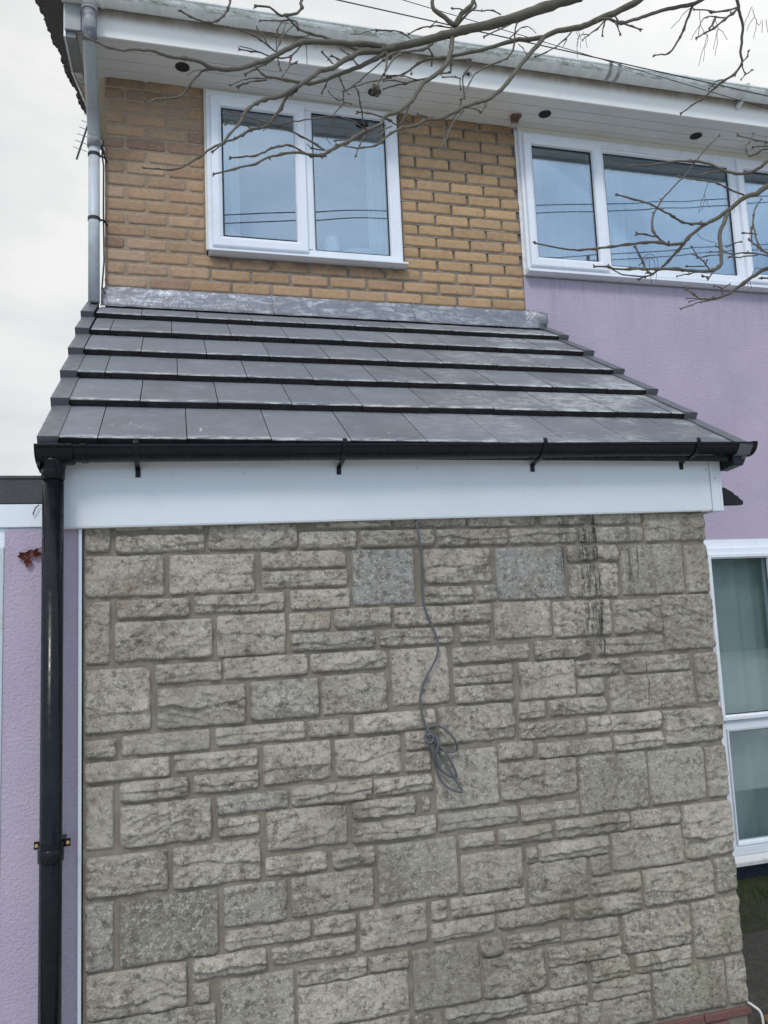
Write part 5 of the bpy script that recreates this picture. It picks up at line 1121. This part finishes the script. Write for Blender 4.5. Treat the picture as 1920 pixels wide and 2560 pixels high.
# small things on the ground to the right
o = MB().prism([(2.62, .06), (2.69, -.055), (2.86, .04), (3.0, .16), (2.80, .20), (2.66, .17)], -.150, -.125, 'z').build('clay_slab', M['clay'], bevel=.006)
tag(o, 'brown clay slab lying on the dark ground beside the stone wall corner', 'slab')
o = MB().tube(smooth_path([(2.495, -.045, -.15), (2.497, -.045, -.05), (2.494, -.04, .008), (2.480, -.02, .026), (2.474, .01, .030)], 4), .005, 10).build('white_hose', M['sill'], smooth=True)
tag(o, 'thin white pipe bending up beside the red brick footing', 'pipe')

# ------------------------------------------------------------------ overhead wires
def wire(a, b, sag, r, label, grp='overhead wires', n=24):
    P = []
    for i in range(n+1):
        t = i/n; P.append((a[0]+(b[0]-a[0])*t, a[1]+(b[1]-a[1])*t, a[2]+(b[2]-a[2])*t-sag*4*t*(1-t)))
    return tag(MB().tube(P, r, 6).build('overhead_wire', M['wire'], smooth=True), label, 'wire', grp)
def ext_line(p, q, t0, t1): p = np.array(p); q = np.array(q); return tuple(p+(q-p)*t0), tuple(p+(q-p)*t1)
a, b = ext_line((.981, -.3, 3.843), (2.751, -.3, 3.721), -1.5, 3.0); wire(a, b, .0, .0024, 'thicker dark service wire crossing the sky just above the white gutter')
a, b = ext_line((1.535, -.3, 3.836), (2.744, -.3, 3.662), -2.5, 4.0); wire(a, b, .0, .0016, 'thin dark wire that dips across the white gutter at the upper right')
# street wires behind the photographer, seen only as reflections
for dz, lab in ((0, 'upper'), (.16, 'lower'), (-.95, 'third'), (-1.08, 'lowest')):
    a, b = ext_line((1.24, -8, 8.93+dz), (12.28, -8, 10.30+dz), -1.2, 1.8); wire(a, b, 0.2, .010, '%s street wire reflected in the upstairs windows' % lab, 'street wires behind the viewer')

hd = thing('sky_screen', 'added leafy screen behind the viewer, blocking the low sky reflected in the ground floor window', 'sky_screen', (18, -15, -.15))  # unseen leafy block, added to keep low sky out of the window reflection
V = []; Fc = []
for i in range(16000):
    x = random.uniform(6, 32); t = random.random(); z = random.uniform(-.1, 3.2) if t < .75 else 3.2; y = -14.3+random.gauss(0, .10)-(0 if t < .75 else random.uniform(0, 1.3)); s = random.uniform(.05, .11); a = random.uniform(0, 6.3); q = random.uniform(-1, 1); b = len(V)
    V += [(x, y, z), (x+s*math.cos(a), y+s*q*.5, z+s*math.sin(a)), (x+s*math.cos(a+1), y-s*q*.5, z+s*math.sin(a+1))]; Fc.append((b, b+1, b+2))
mesh('foliage', V, Fc, M['sky_screen'], hd)
MB().box(6.1, 31.9, -15.5, -14.45, -.15, 3.1).build('dense_core', M['sky_screen'], hd)
# ------------------------------------------------------------------ television aerial behind the house corner
aer = thing('tv_aerial', 'thin television aerial showing in the sky left of the white downpipe', 'aerial', (-.50, 6, 4.5))
p0 = np.array((-.722, 6, 6.79)); p1 = np.array((-.565, 6, 7.36)); dv = (p1-p0)/np.linalg.norm(p1-p0)
MB().tube([p0, p0+dv*.95], .011, 8).build('boom', M['wire'], aer)
el = MB(); side = np.array((math.cos(-.22), .15, math.sin(-.22))); side /= np.linalg.norm(side)
for k in range(7):
    c = p0+dv*(.13+.085*k); el.tube([c-side*.075, c+side*.075], .0032, 6)
el.build('director', M['wire'], aer)
MB().tube([(-.50, 6.02, 4.5), (-.50, 6.02, 7.45)], .016, 10).build('mast', M['wire'], aer)

# ------------------------------------------------------------------ bare tree reaching in from the right
tree = thing('bare_tree', 'leafless tree with knobbly twigs spreading across the upstairs windows and gutter', 'tree', (4.6, -1.5, -.15))
def limb_mesh(paths, par, name):
    m_ = MB(); cols = []
    for e in paths:
        w = [np.array(q, float) for q in e['w']]
        P = smooth_path([q[:3]/1000 for q in w], 3); n = len(P)
        R = [np.interp(i/(n-1), [0, 1], [w[0][3], w[-1][3]])/1000 for i in range(n)]
        R = [max(r*.92, .0007) for r in R]
        big = R[0] > .005
        Rn = []
        for i, r in enumerate(R):
            k = 1+.07*random.uniform(-1, 1)
            if i % 3 == 0 and 0 < i < n-1 and r < .0045 and r > .0012 and random.random() < .55: k = 1.5
            Rn.append(r*k)
        v0 = len(m_.V)
        m_.tube([tuple(p+np.random.default_rng(i).normal(0, .0006, 3)*(1 if 0 < i < n-1 else 0)) for i, p in enumerate(P)], Rn, 10 if big else 6)
        tip = P[-1]; r = R[-1]
        dr = P[-1]-P[-3]; dr = dr/(np.linalg.norm(dr)+1e-9)
        if r > .0012 and not e.get('nobud'):
            m_.ball(tuple(tip), r*1.75, 7, 5, (1, 1, 1), .25)
            for q in range(2):
                s = np.random.default_rng(int(abs(tip[0])*1e4)+q).normal(0, 1, 3); s -= dr*s.dot(dr); s /= np.linalg.norm(s)+1e-9
                m_.tube([tuple(tip), tuple(tip+dr*r*2.6+s*r*2.4)], [r*1.1, r*.7], 5)
        for i in range(3, n-2, 3):
            if R[i] < .004 and R[i] > .0011 and random.random() < .40:
                s = rng.normal(0, 1, 3); m_.tube([tuple(P[i]), tuple(P[i]+s/np.linalg.norm(s)*R[i]*3.0)], [R[i]*1.0, R[i]*.55], 5)
        if e.get('nest'):
            for q in range(40): s = rng.normal(0, .0055, 3); m_.ball(tuple(tip+s), random.uniform(.003, .006), 5, 4, (1, 1, 1), .4)
        cols += [min(1, R[0]/.006)]*(len(m_.V)-v0)
    cc = np.array(cols)[:, None]*np.ones((1, 3))
    return mesh(name, m_.V, m_.F, M['bark'], par, col=cc, smooth=True)
# trunk and leaders outside the frame
tk = MB(); tk.tube(smooth_path([(4.6, -1.5, -.2), (4.62, -1.48, .6), (4.55, -1.5, 1.6), (4.48, -1.46, 2.6), (4.35, -1.45, 3.3)], 4), [.14-.0035*i for i in range(17)], 14)
tk.tube(smooth_path([(4.48, -1.46, 2.5), (4.75, -1.6, 3.5), (4.9, -1.8, 4.6), (5.0, -1.9, 5.6)], 4), [.07-.004*i for i in range(13)], 10)
trunk = tk.build('trunk', M['bark'], tree, smooth=True, col=np.ones((len(tk.V), 3)))
HUBS = {(1648, -1050): [(2.6, -1.15, 3.95), (3.6, -1.3, 3.9)], (1460, -1000): [(2.2, -1.1, 3.85), (3.4, -1.3, 4.0)]}
for gi, g in enumerate(TREE):
    main = g[0]; rest = g[1:]
    lo = limb_mesh([main], tree, 'limb')
    th = []
    for e in g:
        if e['root']:
            x, y, z0, r = e['w'][0]; P0 = np.array((x, y, z0))/1000; nx2 = np.array(e['w'][1][:3])/1000
            d0 = (P0-nx2)/np.linalg.norm(P0-nx2)
            if e['root'] == 1: T = np.array((4.35, -1.45, 3.25))
            else: T = P0+d0*.7+np.array((.3, -.05, .2))
            q = [P0-d0*.01, P0+d0*.25, P0*.45+T*.55+np.array((0, 0, .22 if e['root'] == 1 else .05)), T]
            rr = r/1000; r2 = rr*(2.2 if e['root'] == 1 else 1.3)
            n = 13; th.append(([tuple(v) for v in smooth_path(q, 4)], list(np.linspace(rr, r2, n))))
    m_ = MB()
    for P, Rr in th: m_.tube(P, Rr, 10)
    m_.build('limb_base', M['bark'], lo, smooth=True, col=np.ones((len(m_.V), 3)))
    if rest:
        if False: pass
        for e in rest: limb_mesh([e], lo, 'twig')
bpy.context.view_layer.update()
